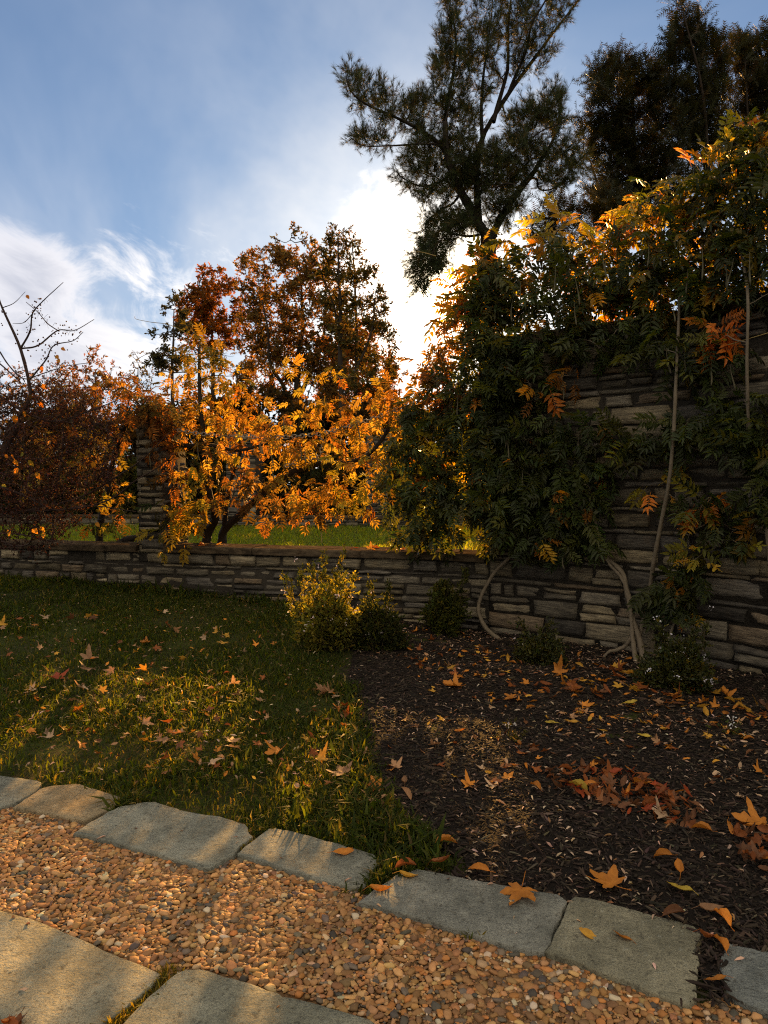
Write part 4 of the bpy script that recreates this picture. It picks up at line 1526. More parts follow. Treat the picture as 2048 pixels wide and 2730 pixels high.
def build_vines():
    # 1: curved stem at the end of the low wall, hanging over the opening
    vine("wisteria_vine", "dark green wisteria hanging over the wall opening, grey S curved stem by the small bush",
         [(P5((350, 1990, 0.32), (330, 1960, 0.28), (270, 1910, 0.2), (230, 1830, 0.14), (240, 1760, 0.12), (300, 1650, 0.1), (385, 1560, 0.09), (405, 1500, 0.1), (400, 1380, 0.15), (330, 1150, 0.15), (300, 900, 0.1), (280, 650, 0.1), (290, 420, 0.1), (300, 200, 0.05)), 0.021, 0.010)],
         [(455, 295, 16, 0.0, YELLOW, 0.8), (470, 275, 16, 0.0, YELLOW, 1.2), (462, 292, 16, 0.0, RUST, 1.2), (480, 305, 18, 0.2, GREEN, 1.5), (449, 318, 13, 0.0, RUST, 1.0), (458, 305, 13, 0.0, GOLD, 0.9), (468, 318, 18, 0.0, RUST, 1.3), (447, 300, 10, 0.0, YELLOW, 1.2), (446, 338, 13, 0.0, RUST, 1.1), (462, 330, 13, -0.1, RUST, 0.9), (440, 355, 13, 0.0, RUST, 1.0), (470, 345, 18, 0.1, GREEN, 0.8),  # rust clumps nearest the sun carry its orange glow as leaf colour
          (432, 365, 18, 0.0, RUST), (445, 385, 22, 0.1, BRN), (425, 385, 16, 0.0, RUST, 0.9), (465, 385, 22, 0.15, GREEN, 1.9), (420, 410, 20, 0.05, GREEN, 2.2), (445, 415, 20, 0.1, GREEN, 1.9), (470, 420, 22, 0.2, GREEN, 1.9),
          (410, 440, 20, 0.1, GREEN, 2.2), (430, 450, 22, 0.15, GREEN, 2.2), (455, 455, 18, -0.2, GOLD, 0.8), (470, 450, 16, 0.15, GREEN, 1.5), (408, 475, 22, 0.15, GREEN, 2.3), (435, 482, 24, 0.2, GREEN, 2.3), (465, 488, 22, 0.2, GREEN, 2.3),
          (404, 503, 15, 0.12, GREEN, 1.6), (425, 512, 22, 0.2, GREEN, 2.3), (455, 510, 18, 0.2, GREEN, 1.7), (480, 505, 16, 0.2, GREEN, 1.6), (415, 530, 13, 0.15, GREEN, 1.9), (445, 536, 13, 0.15, GREEN, 1.9), (405, 535, 8, 0.1, MIXED, 0.8), (432, 535, 8, 0.2, MIXED, 0.8), (488, 440, 18, 0.3, GREEN, 2.0), (490, 470, 18, 0.3, GREEN, 2.0), (488, 500, 18, 0.3, GREEN, 2.0), (478, 365, 18, 0.25, GREEN, 2.0), (482, 395, 18, 0.28, GREEN, 2.0), (478, 335, 16, 0.2, GREEN, 1.7), (474, 537, 8, 0.05, GREEN, 1.8), (486, 540, 7, 0.05, GREEN, 1.6), (440, 372, 16, 0.1, BRN, 1.5), (455, 400, 18, 0.15, GREEN, 1.8)],
         tips=[([(436, 256, 0.0), (420, 252, 0.0), (408, 254, 0.0), (400, 260, 0.0), (398, 266, 0.0), (404, 278, 0.0)], None), ([(447, 300, 0.0), (440, 290, 0.0), (433, 292, 0.0)], None)],
         pods=[(*r5(130, 760), 0.2), (*r5(310, 150), 0.17), (*r5(440, 210), 0.2), (*r5(150, 930), 0.2), (*r5(470, 250), 0.17), (*r5(380, 900), 0.22), (*r5(610, 130), 0.24), (*r5(400, 290), 0.2)])
    # 2: pair of pale twisted stems rising to the dark mass on the wall
    st2 = [(P5((1045, 2085, 0.30), (1020, 1970, 0.22), (985, 1860, 0.14), (950, 1700, 0.10), (920, 1620, 0.09), (830, 1540, 0.10), (760, 1400, 0.14), (700, 1200, 0.14), (560, 900, 0.12), (480, 700, 0.12)), 0.026, 0.012),
           (P5((1010, 2105, 0.36), (985, 1970, 0.26), (975, 1860, 0.17), (970, 1750, 0.12), (945, 1640, 0.11), (870, 1550, 0.11), (800, 1350, 0.14), (720, 1000, 0.14)), 0.020, 0.010),
           (P5((985, 1955, 0.22), (930, 2005, 0.26), (880, 2030, 0.3), (840, 2065, 0.36)), 0.018, 0.011)]
    vine("wisteria_vine", "dark green wisteria covering the middle of the tall wall, on twin pale twisted stems",
         st2, [(500, 345, 20, 0.12, GREEN, 1.2), (525, 335, 18, 0.15, GREEN), (545, 348, 20, 0.15, GREEN, 0.9), (505, 380, 24, 0.18, GREEN, 1.2), (535, 380, 20, 0.2, GREEN, 0.9), (540, 395, 10, 0.25, [(1, (0.28, 0.11, 0.012))], 0.6), (570, 375, 12, 0.22, [(1, (0.16, 0.07, 0.012))], 0.8),
               (500, 420, 22, 0.18, GREEN, 1.1), (525, 440, 22, 0.18, GREEN, 1.0), (555, 425, 20, 0.15, GREEN, 0.8), (580, 430, 20, 0.2, GREEN, 0.9), (600, 425, 15, 0.2, GREEN, 0.8),
               (500, 465, 22, 0.2, GREEN, 1.2), (530, 475, 24, 0.22, GREEN, 1.2), (560, 465, 20, 0.2, GREEN, 1.0), (585, 470, 20, 0.18, GREEN, 0.9), (500, 500, 22, 0.25, GREEN, 1.3), (530, 505, 24, 0.25, GREEN, 1.3), (560, 500, 24, 0.24, GREEN, 1.2), (588, 505, 20, 0.2, GREEN, 1.1),
               (510, 530, 20, 0.22, GREEN, 1.2), (540, 535, 18, 0.22, GREEN, 1.2), (570, 535, 18, 0.2, GREEN, 1.1), (592, 538, 14, 0.18, GREEN), (543, 541, 6, 0.34, ORG, 1.5), (560, 550, 10, 0.2, GREEN, 0.8)],
         pods=[(*r5(380, 960), 0.2, 0.4), (*r5(450, 1130), 0.14, 0.4), (*r5(640, 660), 0.22, 0.3), (*r5(645, 1560), 0.1, 0.3)], per=44)
    # 3: the long straight stem and the sunlit top
    vine("wisteria_vine", "wisteria with one long straight pale stem, its yellow edged leaves crowning the wall",
         [(P5((985, 2010, 0.2), (1020, 1940, 0.16), (1060, 1760, 0.11), (1090, 1550, 0.20), (1130, 1340, 0.26), (1165, 1150, 0.34), (1190, 850, 0.36), (1200, 540, 0.34), (1206, 300, 0.2), (1190, 60, 0.0), (1170, -100, 0.0)), 0.019, 0.010),
          (P5((1200, 420, 0.05), (1000, 330, 0.0), (800, 250, -0.05), (600, 120, 0.0), (420, 60, 0.0)), 0.012, 0.006)],
         [(482, 258, 14, -0.1, YELLOW, 0.8), (478, 272, 14, 0.1, MIXED, 1.2), (490, 275, 18, 0.0, MIXED), (484, 300, 16, 0.2, GREEN, 1.6), (480, 262, 12, 0.25, MIXD, 1.3), (487, 282, 14, 0.25, GREEN, 1.5), (487, 325, 16, 0.25, GREEN, 1.3), (484, 350, 15, 0.25, GREEN, 1.2), (486, 375, 15, 0.25, GREEN, 1.2), (484, 400, 15, 0.25, GREEN, 1.2), (486, 425, 14, 0.25, GREEN, 1.2), (505, 250, 16, -0.1, MIXED, 0.8), (515, 270, 22, 0.1, MIXD, 0.8), (500, 300, 22, 0.1, MIXD, 0.85), (530, 285, 22, 0.15, MIXD, 0.85), (545, 232, 14, -0.1, YELLOW, 0.8), (550, 255, 20, 0.0, MIXED), (552, 222, 8, -0.1, YELLOW, 1.0),
          (570, 248, 18, -0.1, MIXED), (575, 275, 24, 0.1, MIXD, 0.85), (560, 305, 24, 0.15, MIXD, 0.85), (595, 250, 18, -0.2, YELLOW, 1.1), (600, 285, 24, 0.1, MIXED, 1.0), (590, 315, 20, 0.1, MIXD, 0.8), (620, 240, 20, -0.1, MIXED), (630, 270, 24, 0.1, MIXD, 0.85), (625, 300, 22, -0.2, YELLOW, 1.1),
          (640, 215, 18, -0.1, YELLOW, 1.1), (655, 195, 16, -0.2, MIXED), (655, 235, 22, 0.0, MIXD, 0.85), (660, 265, 24, 0.1, MIXD, 0.85), (655, 300, 22, 0.1, MIXED), (680, 245, 22, 0.1, MIXD, 0.85), (685, 285, 24, 0.15, MIXD, 0.85), (675, 215, 18, -0.15, YELLOW, 1.1), (690, 200, 20, -0.1, MIXED), (650, 325, 16, 0.1, GREEN, 0.8), (620, 330, 14, 0.15, GREEN, 0.9), (600, 350, 14, 0.2, GREEN, 0.8), (575, 340, 15, 0.2, GREEN), (640, 350, 14, 0.2, GREEN, 0.8), (665, 345, 14, 0.2, GREEN, 0.8), (530, 312, 18, -0.3, GOLD, 0.5), (590, 295, 18, -0.35, GOLD, 0.5), (650, 285, 18, -0.35, GOLD, 0.5), (505, 285, 14, -0.3, GOLD, 0.7), (545, 270, 14, -0.35, GOLD, 0.7), (610, 265, 14, -0.35, GOLD, 0.7), (690, 255, 16, -0.35, GOLD, 0.7), (570, 230, 12, -0.1, YELLOW, 0.9), (620, 215, 14, -0.15, YELLOW, 0.9), (600, 310, 12, -0.3, GOLD, 0.6)],
         pods=[(*r5(705, 170), 0.26, 0.4), (*r5(845, 30), 0.24, 0.3), (*r5(1070, 10), 0.2, 0.3), (*r5(860, 90), 0.15, 0.35), (*r5(1155, 530), 0.2, 0.35), (*r5(1245, 540), 0.2, 0.35), (*r5(705, 300), 0.2, 0.35), (*r5(1330, 20), 0.26, 0.35), (*r5(1190, 330), 0.12, 0.35)], per=56,
         tips=[([(*dsp(1560, 360), 0.1), (*dsp(1580, 310), 0.1), (*dsp(1610, 275), 0.1)], GREEN)])
    # 4: thin stem low on the wall with yellow leaves
    vine("wisteria_vine", "young wisteria low on the wall with yellow and green leaves on a thin pale stem",
         [(P5((1085, 2105, 0.34), (1150, 2030, 0.26), (1200, 1920, 0.16), (1235, 1820, 0.12), (1250, 1700, 0.12), (1250, 1560, 0.10), (1246, 1420, 0.10)), 0.012, 0.005),
          (P5((1225, 1850, 0.12), (1205, 1810, 0.12), (1180, 1740, 0.15)), 0.006, 0.004)],
         [(658, 585, 12, 0.16, GREEN, 1.6), (672, 580, 15, 0.18, GREEN, 1.8), (690, 575, 14, 0.18, GREEN, 1.8), (680, 598, 14, 0.18, GREEN, 1.6), (665, 605, 10, 0.16, GREEN, 1.6), (688, 545, 9, 0.2, YELLOW, 1.8), (697, 558, 9, 0.2, YELLOW, 1.2), (710, 500, 11, 0.2, ORG, 1.0), (700, 505, 12, 0.18, MIXED, 1.6), (690, 500, 12, 0.16, GREEN, 1.6),
          (712, 520, 12, 0.18, GREEN, 1.6), (735, 530, 12, 0.16, GREEN, 1.2), (742, 545, 6, 0.2, YELLOW, 1.6), (720, 540, 10, 0.18, GREEN, 1.4), (655, 488, 7, 0.16, YELLOW, 1.4), (675, 492, 10, 0.14, MIXED, 1.0), (686, 618, 5, 0.2, ORG, 1.6)], lscale=0.17)
    # 5: right hand stem
    vine("wisteria_vine", "wisteria at the right edge with a bare grey stem and a spray of orange leaflets",
         [(P5((1690, 2120, 0.3), (1680, 1800, 0.12), (1655, 1500, 0.10), (1620, 1250, 0.10), (1590, 1140, 0.16), (1570, 1050, 0.2), (1545, 900, 0.28), (1537, 600, 0.34), (1540, 250, 0.3), (1500, 0, 0.0), (1480, -200, 0.0)), 0.017, 0.010),
          (P5((1592, 1140, 0.1), (1540, 1120, 0.12), (1490, 1100, 0.12), (1430, 1060, 0.12)), 0.009, 0.005)],
         [(700, 175, 18, -0.1, MIXED, 1.0), (715, 195, 24, 0.0, MIXD, 0.85), (730, 160, 18, -0.1, YELLOW, 0.8), (745, 135, 15, -0.1, YELLOW, 0.9), (740, 175, 24, 0.0, MIXD, 0.85), (762, 125, 16, -0.1, MIXED), (765, 155, 24, 0.0, MIXD, 0.85), (780, 120, 18, -0.1, YELLOW), (785, 180, 26, 0.1, MIXD, 0.85), (715, 225, 24, 0.1, MIXD, 0.85), (745, 210, 26, 0.1, MIXD, 0.85), (770, 235, 26, 0.1, MIXD, 0.85), (720, 260, 24, 0.1, MIXD, 0.85), (750, 255, 24, 0.1, MIXD, 0.85), (715, 285, 18, 0.1, MIXED), (745, 285, 18, 0.1, MIXD, 0.85), (770, 275, 22, 0.1, MIXD, 0.85), (700, 295, 15, -0.3, GOLD, 0.8), (735, 290, 15, -0.4, GOLD, 0.8), (765, 290, 15, -0.4, GOLD, 0.8),
          (725, 240, 14, -0.35, GOLD, 0.6), (755, 225, 14, -0.35, GOLD, 0.6), (700, 265, 14, -0.3, GOLD, 0.6), (770, 205, 14, -0.3, YELLOW, 0.8), (705, 345, 14, 0.2, GREEN, 1.0), (720, 328, 11, 0.25, [(1, (0.34, 0.11, 0.012))], 1.4), (712, 340, 8, 0.25, [(1, (0.34, 0.11, 0.012))], 1.4), (680, 365, 14, 0.2, GREEN, 0.9), (740, 345, 12, 0.2, GREEN, 0.7), (700, 360, 12, 0.2, MIXED, 0.7),
          (625, 440, 14, 0.2, GREEN, 1.2), (650, 438, 14, 0.2, GREEN, 1.3), (670, 430, 15, 0.2, GREEN, 1.4), (690, 418, 16, 0.2, GREEN, 1.4), (710, 420, 16, 0.2, GREEN, 1.4), (730, 425, 18, 0.2, GREEN, 1.4), (750, 430, 20, 0.2, GREEN, 1.4), (765, 445, 20, 0.2, GREEN, 1.3), (745, 400, 12, 0.2, GREEN, 1.0), (762, 495, 14, 0.2, GREEN, 1.2), (758, 520, 9, 0.2, MIXED, 1.2), (768, 475, 14, 0.2, GREEN, 1.2)],
         pods=[(*r5(1565, 60), 0.22, 0.35), (*r5(1450, 110), 0.2, 0.35), (*r5(1485, 90), 0.2, 0.35), (*r5(1260, 150), 0.17, 0.35), (*r5(1380, 580), 0.2, 0.3), (*r5(1470, 620), 0.18, 0.3)], per=50,
         tips=[([(*r5(1680, 450), 0.3), (*r5(1560, 485), 0.3), (*r5(1450, 515), 0.3), (*r5(1370, 500), 0.3), (*r5(1330, 460), 0.3), (*r5(1345, 430), 0.3)], [(1, (0.10, 0.11, 0.02))])])
    # 6 and 7: the orange vines in the opening
    r4 = lambda x, y: ((400 + x / 1.746) * 0.375, (840 + y / 1.746) * 0.375)
    bk = (0.028, 0.022, 0.018)
    vine("wisteria_vine", "orange and yellow wisteria beside the pier, growing from two thick dark trunks behind the coping",
         [([(*r4(260, 1075), -0.75), (*r4(270, 1000), -0.7), (*r4(300, 930), -0.5), (*r4(280, 800), -0.3), (*r4(260, 600), -0.2), (*r4(240, 400), -0.1), (*r4(230, 150), -0.1)], 0.055, 0.02),
          ([(*r4(260, 990), -0.7), (*r4(180, 1000), -0.5), (*r4(150, 900), -0.3), (*r4(120, 780), -0.1)], 0.04, 0.012),
          ([(*r4(120, 610), -0.2), (*r4(200, 605), -0.2), (*r4(300, 610), -0.2), (*r4(420, 640), -0.2), (*r4(540, 600), -0.2), (*r4(680, 585), -0.2)], 0.028, 0.012)],
         [(193, 332, 12, -0.2, OLV, 0.8), (205, 345, 16, -0.2, OLV, 0.9), (188, 355, 15, -0.2, OLV, 0.9), (222, 355, 15, -0.2, OLV, 0.9), (205, 372, 20, -0.2, OLV, 1.0), (232, 376, 18, -0.2, YELLOW, 0.9), (185, 380, 18, -0.2, GOLD, 0.9), (215, 395, 22, -0.2, GOLD, 1.0), (245, 395, 18, -0.2, GOLD, 1.0), (175, 402, 18, -0.2, RUST, 0.8), (195, 415, 22, -0.2, GOLD, 1.0), (230, 420, 22, -0.2, GOLD, 1.1), (258, 415, 18, -0.2, GOLD, 1.0),
          (185, 435, 18, -0.1, RUST, 0.9), (215, 445, 20, -0.1, GOLD, 1.0), (245, 442, 18, -0.2, GOLD, 0.9), (265, 440, 15, -0.2, GOLD, 0.9), (170, 440, 14, 0.1, BRN, 1.0), (175, 462, 12, 0.1, BRN, 0.8), (195, 468, 14, 0.0, YELLOW, 1.0), (192, 490, 13, 0.05, YELLOW, 1.0), (205, 503, 14, 0.1, YELLOW, 1.2), (185, 507, 14, 0.12, YELLOW, 1.2), (168, 505, 12, 0.15, MIXED, 1.2), (175, 522, 14, 0.15, YELLOW, 1.1), (195, 520, 12, 0.12, YELLOW, 1.1), (163, 530, 10, 0.18, YELLOW, 1.1), (182, 538, 9, 0.15, YELLOW, 1.0), (164, 552, 6, 0.2, YELLOW, 1.6), (212, 485, 12, 0.0, RUST, 0.8), (225, 472, 14, 0.0, BRN, 0.9), (222, 500, 12, 0.05, BRN, 0.8)],
         lscale=0.142, per=46, mat='leaf_gold', stemcol=bk, group="wisteria vines in the wall opening",
         pods=[(*r4(135, 390), 0.18, 0.1), (*r4(110, 640), 0.2, 0.3), (*r4(220, 590), 0.2, 0.1)],
         tips=[([(190, 335, -0.1), (170, 325, -0.1), (150, 322, -0.1), (136, 319, -0.1), (135, 316, -0.1)], None), ([(*r4(470, 310), -0.1), (*r4(580, 250), -0.1), (*r4(680, 236), -0.1), (*r4(745, 270), -0.1), (*r4(765, 320), -0.1)], YELLOW)])
    vine("wisteria_vine", "glowing orange wisteria filling the middle of the opening, leaning dark forked trunk",
         [([(*r4(335, 1080), -0.8), (*r4(345, 1000), -0.75), (*r4(420, 930), -0.6), (*r4(500, 860), -0.5), (*r4(600, 760), -0.4), (*r4(760, 690), -0.3), (*r4(900, 680), -0.2), (*r4(1020, 640), -0.1), (*r4(1110, 530), -0.1), (*r4(1130, 400), -0.1)], 0.05, 0.018),
          ([(*r4(345, 1010), -0.75), (*r4(370, 800), -0.5), (*r4(420, 650), -0.3), (*r4(415, 580), -0.2)], 0.03, 0.012),
          ([(*r4(660, 700), -0.4), (*r4(700, 560), -0.3), (*r4(720, 420), -0.2), (*r4(760, 300), -0.2)], 0.012, 0.005)],
         [(278, 425, 14, -0.2, GOLD, 1.0), (300, 412, 15, -0.2, GOLD, 1.0), (312, 400, 11, -0.2, YELLOW, 0.9), (322, 420, 15, -0.2, GOLD, 1.0), (285, 445, 18, -0.2, GOLD, 1.0), (315, 445, 18, -0.2, GOLD, 1.0), (342, 438, 15, -0.2, GOLD, 0.9), (350, 420, 11, -0.2, RUST, 0.9), (365, 415, 15, -0.2, GOLD, 1.0), (378, 395, 15, -0.1, GOLD, 1.0), (395, 385, 15, -0.1, RUST, 1.0), (388, 412, 18, -0.1, GOLD, 1.1), (408, 405, 15, -0.1, RUST, 0.9), (372, 440, 18, -0.1, GOLD, 1.1), (395, 438, 18, -0.1, MIXED, 1.0), (385, 462, 18, -0.1, YELLOW, 1.0), (360, 462, 16, -0.1, GOLD, 1.0), (338, 468, 16, -0.1, GOLD, 0.9), (262, 478, 18, -0.2, RUST, 1.0), (285, 475, 16, -0.2, GOLD, 0.9), (240, 480, 14, -0.1, RUST, 0.9), (250, 498, 16, -0.1, BRN, 1.0), (275, 500, 18, -0.1, RUST, 1.0), (300, 495, 18, -0.1, GOLD, 1.0), (322, 492, 18, -0.1, RUST, 1.0), (345, 490, 18, -0.1, YELLOW, 1.0), (370, 488, 18, 0.0, YELLOW, 1.0), (390, 490, 14, 0.0, MIXED, 1.0), (265, 515, 11, -0.1, RUST, 0.8), (285, 512, 11, -0.1, BRN, 0.9), (310, 512, 13, -0.1, RUST, 0.9), (335, 506, 11, -0.1, GOLD, 0.6), (342, 520, 6, 0.0, YELLOW, 1.0), (375, 510, 11, 0.0, YELLOW, 0.7), (305, 526, 6, -0.1, GOLD, 0.9)],
         lscale=0.142, per=46, mat='leaf_gold', stemcol=bk, group="wisteria vines in the wall opening",
         pods=[(*r4(690, 570), 0.24, 0.1), (*r4(560, 610), 0.2, 0.1), (*r4(520, 540), 0.2, 0.0), (*r4(620, 460), 0.16, 0.1), (*r4(720, 600), 0.2, 0.1), (*r4(565, 680), 0.2, 0.1), (*r4(1010, 640), 0.18, 0.1), (*r4(960, 480), 0.22, 0.1)],
         tips=[([(*r4(760, 360), -0.2), (*r4(770, 300), -0.2), (*r4(800, 270), -0.2), (*r4(845, 250), -0.2), (*r4(880, 290), -0.2), (*r4(960, 285), -0.1)], YELLOW), ([(*r4(740, 400), -0.2), (*r4(790, 405), -0.2), (*r4(830, 408), -0.2)], YELLOW),
               ([(*r4(880, 455), -0.2), (*r4(910, 430), -0.2), (*r4(950, 430), -0.2)], RUST), ([(*r4(800, 1060), 0.1), (*r4(790, 940), 0.05), (*r4(780, 860), 0.0)], BRN)])
    # 8: browned vine on the pier and left of it
    vine("wisteria_vine", "browning wisteria draped over the pier top and along the left wall",
         [([(98, 555, -0.7), (100, 520, -0.6), (112, 470, -0.4), (125, 430, -0.2), (140, 405, -0.1)], 0.045, 0.02),
          ([(110, 548, -0.5), (130, 540, -0.5), (150, 530, -0.6), (160, 510, -0.6)], 0.05, 0.03),
          ([(125, 430, -0.2), (80, 420, -0.1), (40, 415, -0.1), (-20, 410, 0.0)], 0.02, 0.01)],
         [(150, 412, 16, 0.32, BRN, 1.6), (160, 402, 16, 0.3, RUST, 1.3), (140, 402, 15, 0.3, BRN, 1.4), (150, 425, 14, 0.34, BRN, 1.0), (166, 450, 13, 0.3, BRN, 1.2), (172, 478, 12, 0.3, BRN, 1.0), (165, 418, 14, 0.1, BRN, 1.2), (135, 412, 14, 0.1, BRN, 1.2), (150, 395, 16, 0.0, RUST, 0.9), (130, 390, 16, 0.0, BRN, 0.9), (112, 388, 16, 0.0, RUST, 0.8), (95, 398, 18, 0.0, BRN, 0.9), (75, 405, 18, 0.0, BRN, 0.8), (115, 412, 18, 0.0, BRN, 0.9), (100, 425, 16, 0.0, OLV, 0.8), (120, 432, 14, 0.0, BRN, 0.8), (55, 415, 18, 0.0, BRN, 0.8), (30, 420, 18, 0.0, BRN, 0.8), (105, 450, 18, -0.4, OLV, 0.9), (95, 470, 14, -0.4, OLV, 0.8), (118, 490, 9, -0.1, YELLOW, 1.0), (128, 498, 9, -0.1, RUST, 1.0), (95, 520, 11, -0.4, MIXED, 1.0), (112, 520, 13, -0.5, YELLOW, 0.9), (125, 515, 11, -0.5, MIXED, 1.0), (118, 535, 9, -0.5, MIXED, 1.0), (60, 395, 16, -0.9, GOLD, 0.7), (90, 440, 18, -0.9, OLV, 0.8), (40, 440, 16, -0.9, GOLD, 0.7), (15, 400, 16, -0.9, RUST, 0.8), (75, 470, 16, -0.9, OLV, 0.8), (30, 480, 16, -0.9, GOLD, 0.6), (110, 470, 14, -0.9, GOLD, 0.8), (165, 435, 10, 0.2, [(1, (0.26, 0.10, 0.013))], 0.8), (150, 455, 7, 0.2, BRN, 0.9)],
         lscale=0.142, per=46, mat='leaf_gold', stemcol=bk, group="wisteria vines in the wall opening",
         pods=[(137, 425, 0.2, 0.3), (70, 410, 0.2, 0.2), (45, 430, 0.2, 0.2), (148, 445, 0.24, 0.4)])


build_vines()


# ------------------------------------------------------------------ crab apple at the left
def r3(x, y):
    return (x / 2.37 * 0.375, (740 + y / 2.37) * 0.375)


def build_crab():
    b0 = at(-30, 560, 7.2)
    b0[2] = float(gz(b0[0], b0[1]))
    root = tag(empty("crabapple_tree", tuple(b0)), "nearly bare crab apple with tangled dark twigs, tiny berries and a few yellow leaves", "tree")
    D = 7.15
    wd = Wood(6, (0.055, 0.036, 0.032), 0.05)
    wd.limb([b0, b0 + np.array([0.1, 0, 0.5]), at(-5, 470, D), at(20, 420, D)], 0.07, 0.035)

    def L(pl, r0, r1, dz=0.0):
        k = len(pl)
        return wd.limb([at(*r3(x, y), D + dz * i / (k - 1)) for i, (x, y) in enumerate(pl)], r0, r1, n=24, sides=5)
    main = L([(40, 1000), (120, 880), (190, 760), (180, 640), (130, 450), (60, 290), (10, 180), (-10, 120)], 0.026, 0.007)
    sh = [main]
    sh.append(L([(130, 450), (190, 340), (205, 230), (270, 150), (400, 30)], 0.011, 0.003, -0.2))
    sh.append(L([(130, 450), (240, 430), (365, 335), (470, 335), (595, 265)], 0.010, 0.003, 0.1))
    sh.append(L([(365, 335), (300, 290), (240, 220), (165, 155)], 0.006, 0.003, 0.1))
    sh.append(L([(185, 650), (290, 520), (340, 430), (460, 400), (525, 345)], 0.009, 0.003, -0.1))
    L([(205, 230), (150, 285), (80, 290)], 0.005, 0.002)
    L([(20, 190), (90, 160), (160, 90)], 0.005, 0.002)
    for pl, r0, dz in [([(60, 1500), (480, 1400), (700, 1280), (860, 1180), (960, 1090), (1070, 980)], 0.012, -0.5), ([(100, 1480), (480, 1460), (700, 1400), (860, 1280), (1000, 1200), (1100, 1105)], 0.011, -0.6),
                       ([(-60, 700), (100, 820), (330, 910), (520, 860), (680, 800), (760, 770)], 0.014, -0.3), ([(-60, 1100), (200, 1150), (400, 1120), (600, 1010), (720, 900)], 0.014, 0.3),
                       ([(-60, 1300), (160, 1380), (350, 1470), (560, 1440), (860, 1480)], 0.013, -0.3), ([(-60, 1600), (60, 1690), (170, 1690), (200, 1650), (240, 1600)], 0.012, -0.6),
                       ([(-80, 900), (100, 1000), (200, 1200), (260, 1400)], 0.016, 0.2), ([(-80, 1620), (100, 1620), (300, 1660), (480, 1690)], 0.012, -0.4),
                       ([(330, 1700), (340, 1500), (380, 1200), (400, 1000), (380, 700), (480, 560)], 0.014, 0.0), ([(360, 1650), (480, 1540), (520, 1500)], 0.006, 0.0),
                       ([(-60, 500), (40, 580), (170, 700)], 0.01, 0.2), ([(0, 470), (60, 560), (150, 640), (260, 610), (420, 560), (560, 540)], 0.008, -0.2), ([(-60, 1480), (150, 1540), (300, 1590), (430, 1570)], 0.01, 0.2)]:
        L(pl, r0, 0.003, dz)
    sb = Buf()
    PURP = [(0.5, (0.036, 0.019, 0.016)), (0.3, (0.05, 0.024, 0.018)), (0.2, (0.03, 0.024, 0.013))]
    zone = np.array([r3(*p) for p in [(-60, 640), (150, 700), (330, 640), (470, 700), (600, 760), (700, 900), (760, 1100), (700, 1300), (560, 1420), (480, 1560), (330, 1650), (280, 1720), (-60, 1720)]])
    lo, hi = zone.min(0), zone.max(0)
    q = lo + rng.random((900, 2)) * (hi - lo)
    q = q[inside(zone, q[:, 0], q[:, 1])][:640]
    be_p = []
    for x, y in q:
        c = at(x, y, D + rng.normal(0, 0.4))
        p = wd.branch_to(c, 0.002, 0.14, 0.5, rng.normal(0.05, 0.1), 0.0035, 0.006)
        e = wd.limb([c, c + rdir(1)[0] * 0.12 + np.array([0.03, 0, 0.05]), c + rdir(1)[0] * 0.2 + np.array([0.06, -0.02, 0.06])], 0.002, 0.001, n=5, sides=3)
        pts = np.concatenate([p[len(p) // 2:], e])
        n = rng.integers(4, 15)
        k = rng.integers(0, len(pts), n)
        pos = pts[k] + rng.normal(0, 0.025, (n, 3))
        scatter_mix(sb, SMALL, pos, nrm(rng.normal(0, .6, (n, 3)) + [0, 0, -0.3]), rdir(n), rng.uniform(0.024, 0.045, n), pick(PURP, n, .2))
        k = rng.integers(0, len(pts), 3)
        be_p.append(pts[k] + np.array([0, 0, -0.015]) + rng.normal(0, 0.008, (3, 3)))
    for s_, n in zip(sh, (34, 30, 36, 8, 36)):
        k = rng.integers(4, len(s_) - 5, n)
        be_p.append(s_[k] + rng.normal(0, 0.035, (n, 3)))
    bb = Buf()
    bp = np.concatenate(be_p)
    iv, fi = ico(1)
    scatter(bb, (iv, [fi]), bp, rdir(len(bp)), rdir(len(bp)), rng.uniform(0.006, 0.0095, len(bp)), pick([(1, (0.06, 0.018, 0.018)), (0.4, (0.10, 0.03, 0.02))], len(bp), .2))
    # stalks of the berries on the open shoots
    for s_ in sh:
        for k in rng.integers(4, len(s_) - 4, 14):
            e = s_[k] + rng.normal(0, 0.03, 3)
            tube(wd.b, np.array([s_[k], (s_[k] + e) / 2 + [0, 0, .006], e]), 0.0012, 3, (0.05, 0.03, 0.03), cap=False)
    wd.b.build("trunk", M['bark'], root)
    o = sb.build("crown", M['tree_leaf'], root)
    o = bb.build("berries", M['pebble'], root)
    o['kind'] = 'stuff'
    # the few broad yellow leaves still hanging
    tv, tf = heart_leaf()
